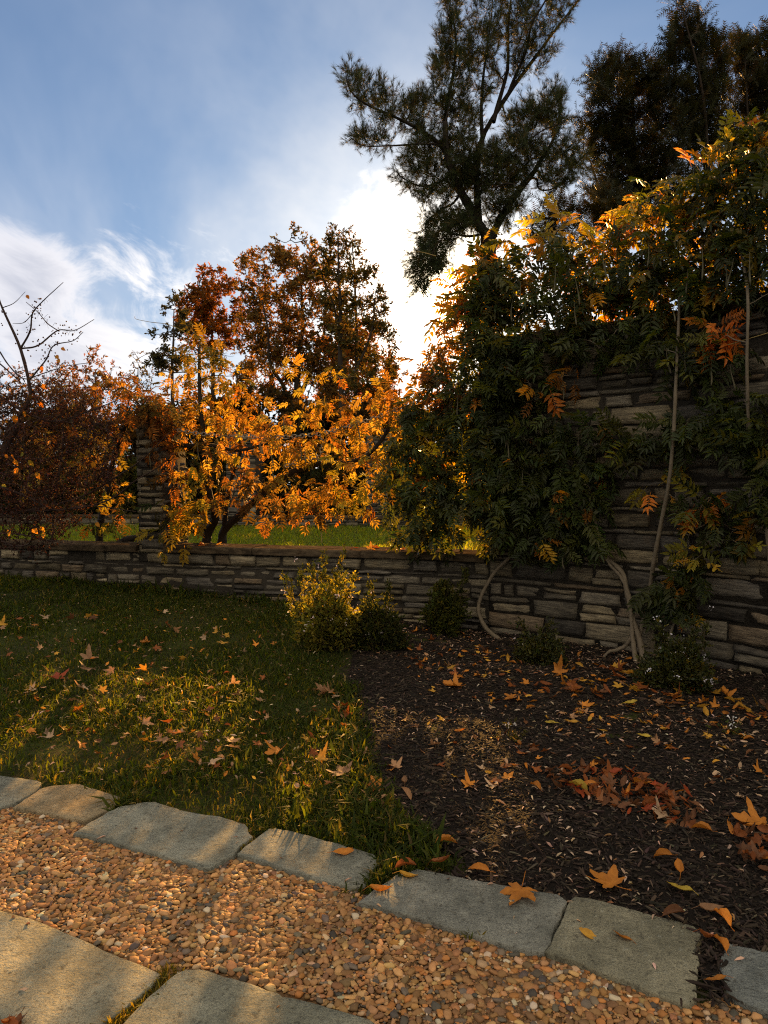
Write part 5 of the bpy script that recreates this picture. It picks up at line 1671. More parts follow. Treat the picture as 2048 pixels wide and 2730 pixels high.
    for x, y, s, c in [(265, 675, .07, (0.50, 0.22, 0.02)), (700, 710, .06, (0.5, 0.2, 0.02)), (98, 870, .09, (0.5, 0.2, 0.02)), (595, 1165, .08, (0.52, 0.24, 0.02)), (225, 1232, .08, (0.55, 0.28, 0.03)), (90, 1150, .08, (0.5, 0.26, 0.03)), (115, 1205, .08, (0.5, 0.22, 0.02)),
                       (65, 1590, .09, (0.55, 0.32, 0.04)), (205, 1585, .08, (0.5, 0.28, 0.03)), (250, 1570, .08, (0.5, 0.28, 0.03)), (285, 1612, .07, (0.55, 0.32, 0.04)), (75, 1115, .08, (0.5, 0.2, 0.02)), (605, 1550, .06, (0.5, 0.22, 0.02)), (670, 1305, .04, (0.5, 0.2, 0.02)), (150, 1110, .06, (0.2, 0.2, 0.03)), (180, 1155, .08, (0.35, 0.26, 0.03)),
                       (268, 560, .07, (0.3, 0.13, 0.02)), (322, 1035, .06, (0.45, 0.25, 0.06)), (10, 1310, .05, (0.25, 0.24, 0.03)), (355, 490, .06, (0.07, 0.06, 0.02)), (365, 515, .06, (0.07, 0.06, 0.02)), (385, 445, .05, (0.08, 0.06, 0.02)), (167, 110, .05, (0.07, 0.05, 0.02)), (260, 1265, .04, (0.5, 0.22, 0.02)), (160, 845, .07, (0.26, 0.14, 0.02)), (243, 785, .08, (0.4, 0.15, 0.015)), (30, 1120, .05, (0.45, 0.2, 0.02))]:
        b = Buf()
        p = at(*r3(x, y), D - 0.6)
        ax = nrm(np.array([[rng.normal(0, .6), rng.normal(0, .25), -0.7]]))
        scatter(b, (tv, tf), p[None], ax, nrm(rng.normal(0, .3, (1, 3)) + [[0, -1, .35]]), np.array([s * 0.9]), np.array([c]))
        o = b.build("leaf", M['leaf_gold'], None, True, p)
        o.parent = root
        o.location = Vector(p) - root.location


def heart_leaf():
    pts = [(0, 0), (.12, .22), (.32, .34), (.58, .30), (.8, .16), (1.0, 0), (.8, -.16), (.58, -.30), (.32, -.34), (.12, -.22)]
    v = np.array([(x, y, 0.5 * y * y * 1.2 - 0.15 * x * x) for x, y in pts] + [(0.45, 0, -0.03)])
    n = len(pts)
    return v, [np.array([[i, (i + 1) % n, n] for i in range(n)])]


build_crab()


# ------------------------------------------------------------------ chain hung between pier and wall for the vine
def build_chain():
    r4 = lambda x, y: ((400 + x / 1.746) * 0.375, (840 + y / 1.746) * 0.375)
    pts = [at(*r4(60, 525), 7.62), at(*r4(200, 548), 7.6), at(*r4(330, 560), 7.57), at(*r4(560, 570), 7.5), at(*r4(780, 555), 7.4), at(*r4(900, 525), 7.3), at(*r4(960, 508), 7.25), at(*r4(1100, 460), 7.1), at(*r4(1420, 330), 6.8)]
    b = Buf()

    def links(pts):
        p = spline(pts, 400)
        L = np.concatenate([[0], np.cumsum(np.linalg.norm(np.diff(p, axis=0), axis=1))])
        k = 0
        s = 0.0
        a = np.linspace(0, 2 * math.pi, 13)
        while s < L[-1]:
            c = np.array([np.interp(s, L, p[:, i]) for i in range(3)])
            c2 = np.array([np.interp(s + 0.02, L, p[:, i]) for i in range(3)])
            t = nrm(c2 - c + 1e-9)
            u = nrm(np.cross(t, [0.1, 1, 0.05]))
            if k % 2:
                u = np.cross(t, u)
            ring = c + np.cos(a)[:, None] * 0.031 * t + np.sin(a)[:, None] * 0.018 * u
            tube(b, ring, 0.0055, 5, (0.2, 0.19, 0.17), cap=False)
            s += 0.045
            k += 1
    links(pts)
    links([at(*r4(640, 700), 7.5), at(*r4(670, 690), 7.5), at(*r4(700, 668), 7.5), at(*r4(745, 668), 7.48), at(*r4(790, 660), 7.45), at(*r4(800, 600), 7.45), at(*r4(790, 556), 7.42)])
    o = b.build("chain", M['metal'])
    tag(o, "rusty steel chain strung through the orange vine from pier to tall wall", "chain")


build_chain()


# ------------------------------------------------------------------ bushes
def bush(name, label, cx, cy, rad, hgt, nst, pal, lsize, leaves_per, spikes=(), flowers=0, fpal=None, mat='bush', lean=0.0):
    z0 = float(gz(cx, cy))
    root = tag(empty(name, (cx, cy, z0)), label, "bush")
    wd = Wood(4, (0.07, 0.05, 0.03), 0.0)
    lb, fb = Buf(), Buf()
    for i in range(nst + len(spikes)):
        a = rng.random() * 6.283
        rr = rad * math.sqrt(rng.random()) * (1 + 0.22 * math.sin(3 * a + cx * 9))
        if i >= nst:
            sx, sy, sh = spikes[i - nst]
            top = np.array([cx + sx, cy + sy, z0 + sh])
            b = np.array([cx + sx * 0.4, cy + sy * 0.4, z0])
        else:
            dome = math.sqrt(max(0.05, 1 - (rr / rad) ** 2 * 0.85))
            top = np.array([cx + rr * math.cos(a), cy + rr * math.sin(a), z0 + hgt * dome * rng.uniform(0.5, 1.22)])
            b = np.array([cx + rr * 0.3 * math.cos(a), cy + rr * 0.3 * math.sin(a), z0 - 0.01])
        m = (b + top) / 2 + np.array([(top[0] - b[0]) * 0.1, (top[1] - b[1]) * 0.1, hgt * 0.12])
        p = wd.limb([b, m, top], 0.005, 0.0015, n=16, wob=0.02)
        n = leaves_per
        t = rng.uniform(0.15, 1.0, n)
        k = np.minimum((t * 15).astype(int), 15)
        spread = 0.030 if i < nst else 0.018
        pos = p[k] + rng.normal(0, spread, (n, 3))
        pos[:, 2] = np.maximum(pos[:, 2], z0 + 0.02)
        ax = nrm(nrm(pos - np.array([cx, cy, z0])) * 0.7 + rng.normal(0, .5, (n, 3)))
        scatter_mix(lb, SMALL, pos, ax, nrm(rng.normal(0, .6, (n, 3)) + [0, -.2, 1]), lsize * rng.uniform(.6, 1.25, n), pick(pal, n, .22))
    wd.b.build("stem", M['bark'], root)
    lb.build("foliage", M[mat], root)
    if flowers:
        P = np.concatenate(wd.P)
        keep = P[:, 2] > z0 + hgt * 0.3
        P = P[keep]
        k = rng.integers(0, len(P), flowers)
        pos = np.repeat(P[k] + nrm(P[k] - np.array([cx, cy, z0])) * 0.06 + rng.normal(0, 0.02, (flowers, 3)), 5, 0) + rng.normal(0, 0.010, (flowers * 5, 3))
        n = len(pos)
        scatter_mix(fb, [strip_leaf(1, .7, .4, .2)[0:1] + ([strip_leaf(1, .7, .4, .2)[1]],)], pos, rdir(n), rdir(n), rng.uniform(.010, .018, n), pick(fpal, n, .08))
        o = fb.build("blossom", M['flower'], root)
        o['kind'] = 'stuff'
    return root


def build_bushes():
    ABE = [(0.45, (0.15, 0.15, 0.03)), (0.35, (0.22, 0.19, 0.035)), (0.2, (0.07, 0.08, 0.02))]  # leaves lightened and yellowed to stand in for sunlight
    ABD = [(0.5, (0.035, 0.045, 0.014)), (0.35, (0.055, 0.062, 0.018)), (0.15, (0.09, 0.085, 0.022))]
    PK = [(0.6, (0.70, 0.62, 0.64)), (0.4, (0.75, 0.55, 0.56))]
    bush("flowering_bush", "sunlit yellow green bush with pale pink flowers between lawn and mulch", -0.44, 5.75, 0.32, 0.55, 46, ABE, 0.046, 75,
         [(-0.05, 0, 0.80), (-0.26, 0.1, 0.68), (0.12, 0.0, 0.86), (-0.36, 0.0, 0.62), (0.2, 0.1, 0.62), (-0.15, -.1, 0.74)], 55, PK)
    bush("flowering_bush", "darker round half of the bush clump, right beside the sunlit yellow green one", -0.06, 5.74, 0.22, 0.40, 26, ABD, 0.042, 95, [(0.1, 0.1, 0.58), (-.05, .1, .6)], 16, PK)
    bush("small_bush", "low dark green bush among rust leaves left of the twin vine stems", 1.22, 5.55, 0.18, 0.24, 26, ABD, 0.042, 60, [(0.1, 0, 0.36), (-.15, .05, .34)], 4, PK, 'leaf_green')
    bush("flowering_bush", "dark bush with tiny white flowers on the mulch at the wall's foot, right side", 2.02, 4.82, 0.23, 0.32, 36, ABD, 0.042, 80, [(0.1, 0, 0.46), (-.12, .05, .44), (.2, .05, .48)], 30, [(1, (0.72, 0.70, 0.78))], 'leaf_green')
    bush("nandina_bush", "feathery olive bush against the low wall beside the S curved stem", 0.56, 6.5, 0.18, 0.46, 30, [(0.5, (0.06, 0.07, 0.016)), (0.3, (0.10, 0.10, 0.02)), (0.2, (0.04, 0.05, 0.014))], 0.055, 75, [(0.2, 0.1, 0.62)], 0)
    bush("weed_plant", "tiny yellow green weed alone in the middle of the mulch", 0.70, 3.85, 0.035, 0.08, 5, [(1, (0.09, 0.085, 0.025))], 0.024, 9, [], 2, [(1, (.7, .65, .6))])
    bush("weed_plant", "tiny weed with one white flower in the mulch, right of the leaf drift", 1.93, 3.95, 0.04, 0.06, 5, [(1, (0.08, 0.09, 0.03))], 0.03, 8, [], 3, [(1, (.8, .8, .8))])


build_bushes()

# ------------------------------------------------------------------ grass
GR = [(0.4, (0.026, 0.040, 0.008)), (0.3, (0.038, 0.056, 0.010)), (0.17, (0.058, 0.074, 0.014)), (0.08, (0.14, 0.11, 0.04)), (0.05, (0.09, 0.085, 0.02))]


def blade(bend, w=0.075):
    v = np.array([(0, -w, 0), (0, w, 0), (bend * .22, -w * .8, .55), (bend * .22, w * .8, .55), (bend, 0, .98 - .3 * bend)], dtype=float)
    # +Z is the way up here: x is the lean
    return v, [np.array([[0, 1, 3, 2]]), np.array([[2, 3, 4]])]


BLADES = [blade(b) for b in (0.2, 0.5, 0.85, 1.1)]


def grass_at(buf, P, h, pal=GR):
    n = len(P)
    a = rng.random(n) * 6.283
    ax = np.stack([np.cos(a), np.sin(a), np.zeros(n)], 1)
    up = np.stack([rng.normal(0, .28, n), rng.normal(0, .28, n), np.ones(n)], 1)
    # axes: x is kept horizontal, z follows up
    k = rng.integers(0, 4, n)
    col = pick(pal, n, .2)
    for i in range(4):
        m = k == i
        scatter(buf, BLADES[i], P[m], ax[m] - up[m] * (ax[m] * up[m]).sum(1, keepdims=True) / (up[m] ** 2).sum(1, keepdims=True), up[m], h[m], col[m])


def in_slab(x, y, grow=0.0):
    r = np.zeros(len(x), dtype=bool)
    for c in SLAB_POLY:
        cen = c.mean(0)
        d = c - cen
        r |= inside(cen + d * (1 + grow / np.linalg.norm(d, axis=1, keepdims=True)), x, y)
    return r


LAWN_LINE = [tuple(on_ground(*dsp(x, y), 0.0)[:2]) for x, y in [(-500, 1620), (-100, 1655), (88, 1692), (110, 1700), (262, 1726), (300, 1738), (400, 1755), (528, 1783), (548, 1808), (590, 1792), (720, 1820), (824, 1860), (800, 1900), (860, 1888), (910, 1876)]]
LL = np.array(LAWN_LINE)


def build_grass():
    n = 270000
    x = rng.uniform(-5.6, 1.0, n)
    y = 2.35 + 6.5 * rng.random(n) ** 1.2
    ok = (y < wall_y(x) - 0.02) & (np.abs(x) < 0.58 * y + 0.3)
    ok &= y > np.interp(x, LL[:, 0], LL[:, 1]) - 0.01 + 0.05 * vnoise(np.stack([x * 8, y * 8, 0 * x], 1), 12)
    wob = 0.05 * vnoise(np.stack([x * 6, y * 6, 0 * x], 1), 14)
    ok &= ~inside(MULCH, x + 0.02 + wob, y)
    ok &= ~in_slab(x, y, -0.03)
    # thin worn patches
    w = vnoise(np.stack([x * 2.2, y * 2.2, 0 * x], 1), 15)
    ok &= rng.random(n) < np.clip(0.75 + 0.6 * w, 0.28, 1)
    worn = np.exp(-((x + 0.66) ** 2 + (y - 3.28) ** 2) / 0.03)
    ok &= rng.random(n) > worn * 0.5
    x, y = x[ok], y[ok]
    h = 0.042 * np.exp(rng.normal(0, .28, len(x))) * (1 + 0.35 * vnoise(np.stack([x * 3, y * 3, 0 * x], 1), 16))
    h *= 1 + 0.9 * np.exp(-((y - wall_y(x)) / 0.2) ** 2)
    b = Buf()
    grass_at(b, np.stack([x, y, gz(x, y) - 0.004], 1), h)
    # ragged tufts along the mulch and stone edge
    e = np.array([Gp(*p)[:2] for p in [(352, 690), (360, 740), (367, 770), (378, 805), (394, 830), (430, 850)]])
    e = spline(np.c_[e, np.zeros(len(e))], 60)
    q = np.repeat(e, 110, 0) + rng.normal(0, .045, (6600, 3)) - np.array([0.04, 0, 0])
    s = in_slab(q[:, 0], q[:, 1], -0.02)
    q = q[~s]
    grass_at(b, np.c_[q[:, :2], gz(q[:, 0], q[:, 1])], 0.055 * np.exp(rng.normal(0, .3, len(q))))
    tag(b.build("grass", M['grass']), "short dark green grass of the lawn", "grass", kind='stuff')
    # garden lawn beyond the wall; blade colour brightened to carry sunlight
    n = 60000
    y = 7.6 + 13 * rng.random(n) ** 1.3
    x = rng.uniform(-0.62, 0.45, n) * y
    ok = y > wall_y(x) + 0.5
    x, y = x[ok], y[ok]
    b = Buf()
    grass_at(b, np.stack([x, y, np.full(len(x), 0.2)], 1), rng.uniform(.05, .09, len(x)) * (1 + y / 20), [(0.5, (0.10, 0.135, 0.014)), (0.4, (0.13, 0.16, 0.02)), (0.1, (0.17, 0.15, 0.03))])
    tag(b.build("garden_grass", M['grass']), "bright sunlit lawn of the garden beyond the wall", "grass", kind='stuff')
    # moss and grass in the joints of the stones
    b = Buf()
    for (px, py, ln, dx, dy, w, nn, hh, pal) in (
            (318, 2150, 0, 0, 0, 0, 0, 0, 0),):
        pass
    MOSS = [(0.5, (0.12, 0.11, 0.018)), (0.3, (0.07, 0.075, 0.014)), (0.2, (0.18, 0.13, 0.03))]
    joints = [([(368, 2098), (320, 2145), (262, 2195), (235, 2215)], 0.020, 1500, 0.016, MOSS), ([(790, 1915), (815, 1895), (835, 1875)], 0.035, 1100, 0.03, GR), ([(545, 1800), (600, 1785)], 0.02, 300, 0.02, GR),
              ([(250, 1742), (300, 1733)], 0.03, 500, 0.035, GR), ([(515, 1838), (540, 1815)], 0.012, 260, 0.014, MOSS), ([(1018, 2012), (1040, 2018)], 0.018, 160, 0.03, MOSS), ([(760, 1915), (790, 1922)], 0.02, 300, 0.012, MOSS)]
    for pl, w, nn, hh, pal in joints:
        e = spline([(*on_ground(*dsp(*p), 0.01)[:2], 0) for p in pl], 40)
        q = e[rng.integers(0, 40, nn)] + rng.normal(0, w, (nn, 3))
        q[:, 2] = 0.006
        q = q[~in_slab(q[:, 0], q[:, 1], -0.008)]
        grass_at(b, q, hh * np.exp(rng.normal(0, .35, len(q))), pal)
    tag(b.build("moss", M['grass']), "moss and stray grass in the joints between flagstones", "moss", kind='stuff')


build_grass()


# ------------------------------------------------------------------ mulch chips and fine litter
def build_mulch():
    # shredded bark: tapered slivers
    V = np.array([(-.5, -.10, 0), (-.5, .08, 0), (-.1, .13, 0), (.5, .03, 0), (.5, -.05, 0), (-.1, -.12, 0),
                  (-.46, -.07, .10), (-.46, .05, .09), (-.1, .09, .13), (.46, .02, .07), (.46, -.03, .06), (-.1, -.08, .12)])
    F4 = [[i, (i + 1) % 6, (i + 1) % 6 + 6, i + 6] for i in range(6)] + [[6, 7, 8, 11], [11, 8, 9, 10]]
    chip = (V, [np.array(F4)])
    n = 125000
    x = rng.uniform(-0.6, 3.4, n)
    y = 1.7 + 5.4 * rng.random(n) ** 1.35
    ok = inside(MULCH, x + 0.03 * rng.normal(size=n), y) & (y < wall_y(x) - 0.03) & ~in_slab(x, y, -0.01) & (np.abs(x) < 0.57 * y + 0.2)
    x, y = x[ok], y[ok]
    n = len(x)
    a = rng.random(n) * 6.283
    ax = np.stack([np.cos(a), np.sin(a), rng.normal(0, .22, n)], 1)
    up = np.stack([rng.normal(0, .35, n), rng.normal(0, .35, n), np.ones(n)], 1)
    L = np.exp(rng.normal(math.log(0.020), .45, n))
    s = np.stack([L, np.minimum(L * rng.uniform(.5, 1.4, n), 0.05), L * rng.uniform(.4, 1.2, n)], 1)
    b = Buf()
    MU = [(0.5, (0.018, 0.0130, 0.0100)), (0.3, (0.032, 0.023, 0.017)), (0.15, (0.055, 0.039, 0.027)), (0.05, (0.09, 0.07, 0.05))]
    scatter(b, chip, np.stack([x, y, bed_z(x, y) + rng.uniform(-.004, .010, n)], 1), ax, up, s, pick(MU, n, .25))
    tag(b.build("mulch", M['mulch'], smooth=False), "dark shredded bark mulch of the planting bed", "mulch", kind='stuff')
    print("chips", n)
    # narrow pale leaflets shed all over
    lt = [(strip_leaf(1, .30, f, d)[0], [strip_leaf(1, .30, f, d)[1]]) for f, d in ((0.5, .15), (1.1, -.2), (.2, .3), (.9, .4))]
    b = Buf()
    PAL = [(0.4, (0.40, 0.27, 0.18)), (0.3, (0.52, 0.38, 0.28)), (0.2, (0.26, 0.14, 0.06)), (0.1, (0.16, 0.10, 0.06))]
    n = 7600
    x = rng.uniform(-0.6, 3.2, n)
    y = rng.uniform(2.0, 6.9, n)
    dn = 0.55 + 0.9 * vnoise(np.stack([x * 1.7, y * 1.7, 0 * x], 1), 33)
    ok = inside(MULCH, x, y) & (y < wall_y(x) - 0.04) & (rng.random(n) < dn) & (np.abs(x) < 0.57 * y + 0.2)
    P = np.stack([x, y, bed_z(x, y) + 0.012], 1)[ok]
    n2 = 1100
    x = rng.uniform(-4.4, 0.2, n2)
    y = rng.uniform(3.2, 7.4, n2)
    ok = (~inside(MULCH, x, y)) & (y < wall_y(x) - 0.05) & (y > np.interp(x, LL[:, 0], LL[:, 1]))
    P2 = np.stack([x, y, gz(x, y) + 0.03], 1)[ok]
    n3 = 170
    x = rng.uniform(-1.8, 1.6, n3)
    y = rng.uniform(1.7, 3.6, n3)
    ok = in_slab(x, y, -0.01) | inside(PATH, x, y)
    P3 = np.stack([x, y, np.where(in_slab(x, y), SLAB_Z + 0.004, 0.02)], 1)[ok]
    P = np.concatenate([P, P2, P3])
    n = len(P)
    a = rng.random(n) * 6.283
    scatter_mix(b, lt, P, np.stack([np.cos(a), np.sin(a), rng.normal(0, .2, n)], 1), nrm(rng.normal(0, .35, (n, 3)) + [0, 0, 1]), np.exp(rng.normal(math.log(.022), .3, n)), pick(PAL, n, .2))
    tag(b.build("leaf_litter", M['litter']), "narrow pale dry leaflets strewn over mulch and grass", "leaf litter", kind='stuff')


build_mulch()


# ------------------------------------------------------------------ fallen leaves, one object each
def maple_mesh(name, seed, curl):
    r = np.random.default_rng(seed)
    lobes = [(90, 1.0), (38, .86), (142, .86), (-14, .56), (194, .56)]
    pts = []
    order = [(-14, .56), (38, .86), (90, 1.0), (142, .86), (194, .56)]
    for i, (a, rad) in enumerate(order):
        rad *= r.uniform(.9, 1.1)
        for da, f in ((-19, .62), (-11, .70), (-7, .86), (0, 1.0), (7, .86), (11, .70), (19, .62)):
            pts.append((a + da + r.normal(0, 1), rad * f))
        if i < 4:
            pts.append(((a + order[i + 1][0]) / 2, .40 * r.uniform(.9, 1.1)))
    pts += [(225, .30), (262, .12), (278, .12), (315, .30)]
    P = np.array([(math.cos(math.radians(a)) * q, math.sin(math.radians(a)) * q) for a, q in pts])
    rings = [P, P * .62, P * .28]
    n = len(P)
    xy = np.concatenate(rings + [np.zeros((1, 2))])
    ang = np.degrees(np.arctan2(xy[:, 1], xy[:, 0])) % 360
    rad = np.linalg.norm(xy, axis=1)
    dist = np.min(np.abs((ang[:, None] - np.array([90, 38, 142, 346, 194])[None] + 180) % 360 - 180), 1)
    z = curl * (0.55 * rad ** 2 * np.sin(np.radians(ang) * 2 + seed) + 0.45 * rad ** 2) + 0.10 * rad * np.clip(dist / 26, 0, 1) + 0.07 * rad * np.sin(rad * 7 + ang / 20 + seed)
    V = np.c_[xy, z]
    i = np.arange(n)
    F = [np.stack([k * n + i, k * n + (i + 1) % n, (k + 1) * n + (i + 1) % n, (k + 1) * n + i], -1) for k in range(2)]
    T = np.stack([2 * n + i, 2 * n + (i + 1) % n, np.full(n, 3 * n)], -1)
    b = Buf()
    b.add(V - [0, 0, z.min() * .92], F + [T])
    st = np.array([(0, -.05, 0), (0.03, -.35, .04), (0.08, -.75, .10 + .1 * curl)]) - [0, 0, z.min() * .92]
    tube(b, spline(st, 6), .016, 4)
    o = b.build(name, M['fallen'])
    return o


def oval_mesh(name, seed, curl, fold, w=0.24):
    r = np.random.default_rng(seed)
    t = np.linspace(0, 1, 12)
    hw = w * np.sin(np.pi * t ** 0.85) ** 0.8 * (1 + 0.06 * r.normal(size=12))
    V = []
    for k, (tt, h) in enumerate(zip(t, hw)):
        cz = curl * (tt - .5) ** 2 * 0.75
        tw = 0.3 * math.sin(tt * 3 + seed)
        for u in (-1, -.5, 0, .5, 1):
            yy = u * h
            zz = abs(u) ** 1.5 * h * fold + cz + tw * yy * .6 + r.normal(0, .012)
            V.append((tt - .5, yy * (1 - .25 * abs(fold)), zz))
    V = np.array(V)
    i = np.arange(11)[:, None] * 5
    j = np.arange(4)[None]
    F = np.stack([i + j, i + j + 1, i + j + 6, i + j + 5], -1).reshape(-1, 4)
    b = Buf()
    V[:, 2] -= V[:, 2].min() * .95
    b.add(V, [F])
    tube(b, np.array([(-.5, 0, V[2, 2]), (-.62, .02, V[2, 2] * .6), (-.75, .05, 0.02)]), .012, 4)
    return b.build(name, M['fallen'])


PROTO = {}


def proto(kind, i):
    key = (kind, i)
    if key not in PROTO:
        if kind == 'maple':
            PROTO[key] = maple_mesh("maple_leaf", 3 + i * 5, (0.25, 0.5, 0.8, 0.15, 1.1)[i % 5])
        else:
            PROTO[key] = oval_mesh("fallen_leaf", 5 + i * 3, (0.5, 1.0, -0.5, 0.2)[i % 4], (0.35, 0.7, 1.0, 0.2)[i % 4])
        return PROTO[key], True
    return PROTO[key], False


LEAFCOL = {'orange': (0.50, 0.19, 0.025), 'gold': (0.52, 0.28, 0.035), 'rust': (0.24, 0.075, 0.018), 'red': (0.30, 0.055, 0.015), 'tan': (0.36, 0.20, 0.10), 'buff': (0.42, 0.29, 0.18), 'brown': (0.14, 0.06, 0.025), 'yellow': (0.52, 0.38, 0.05)}


def leaf(kind, pos, size, colr, label, group, yaw=None, tilt=0.25, var=None):
    i = random.randrange(5 if kind == 'maple' else 4) if var is None else var
    p, fresh = proto(kind, i)
    o = p if fresh else p.copy()
    if not fresh:
        COL.objects.link(o)
    o.location = pos
    o.scale = (size, size, size * random.uniform(.8, 1.2))
    o.rotation_euler = (random.gauss(0, tilt), random.gauss(0, tilt), random.uniform(0, 6.28) if yaw is None else yaw)
    c = np.array(LEAFCOL[colr]) * math.exp(random.gauss(0, .16))
    o.color = (*c, 1.0)
    tag(o, label, "leaf", group)
    return o


def surf(x, y):
    """what a leaf dropped at x, y comes to rest on"""
    xa, ya = np.array([x]), np.array([y])
    if in_slab(xa, ya)[0]:
        return SLAB_Z + 0.004
    if inside(MULCH, xa, ya)[0]:
        return float(bed_z(xa, ya)[0]) + 0.015
    if inside(PATH, xa, ya)[0]:
        return 0.02
    return float(gz(xa, ya)[0]) + 0.040


def drop(px, py):
    p = Gp(px, py)
    for _ in range(4):
        z = surf(p[0], p[1])
        p = on_ground(px, py, z)
    return (p[0], p[1], surf(p[0], p[1]))


SMALL_LEAVES = Buf()


def shape_of(kind, i, cache={}):
    if (kind, i) not in cache:
        o = maple_mesh("leaf_shape", 3 + i * 5, (0.25, 0.5, 0.8, 0.15, 1.1)[i % 5]) if kind == 'maple' else oval_mesh("leaf_shape", 5 + i * 3, (0.5, 1.0, -0.5, 0.2)[i % 4], (0.35, 0.7, 1.0, 0.2)[i % 4])
        me = o.data
        v = np.array([x.co[:] for x in me.vertices])
        by = {}
        for q in me.polygons:
            by.setdefault(len(q.vertices), []).append(list(q.vertices))
        cache[(kind, i)] = (v, [np.array(x) for x in by.values()])
        bpy.data.objects.remove(o)
        bpy.data.meshes.remove(me)
    return cache[(kind, i)]


def strew(kind, pos, size, colr, tilt):
    i = random.randrange(5 if kind == 'maple' else 4)
    a = random.uniform(0, 6.283)
    ax = np.array([[math.cos(a), math.sin(a), random.gauss(0, tilt)]])
    up = np.array([[random.gauss(0, tilt), random.gauss(0, tilt), 1.0]])
    scatter(SMALL_LEAVES, shape_of(kind, i), np.array([pos]), ax, up, np.array([size]), np.array([LEAFCOL[colr]]) * math.exp(random.gauss(0, .2)))


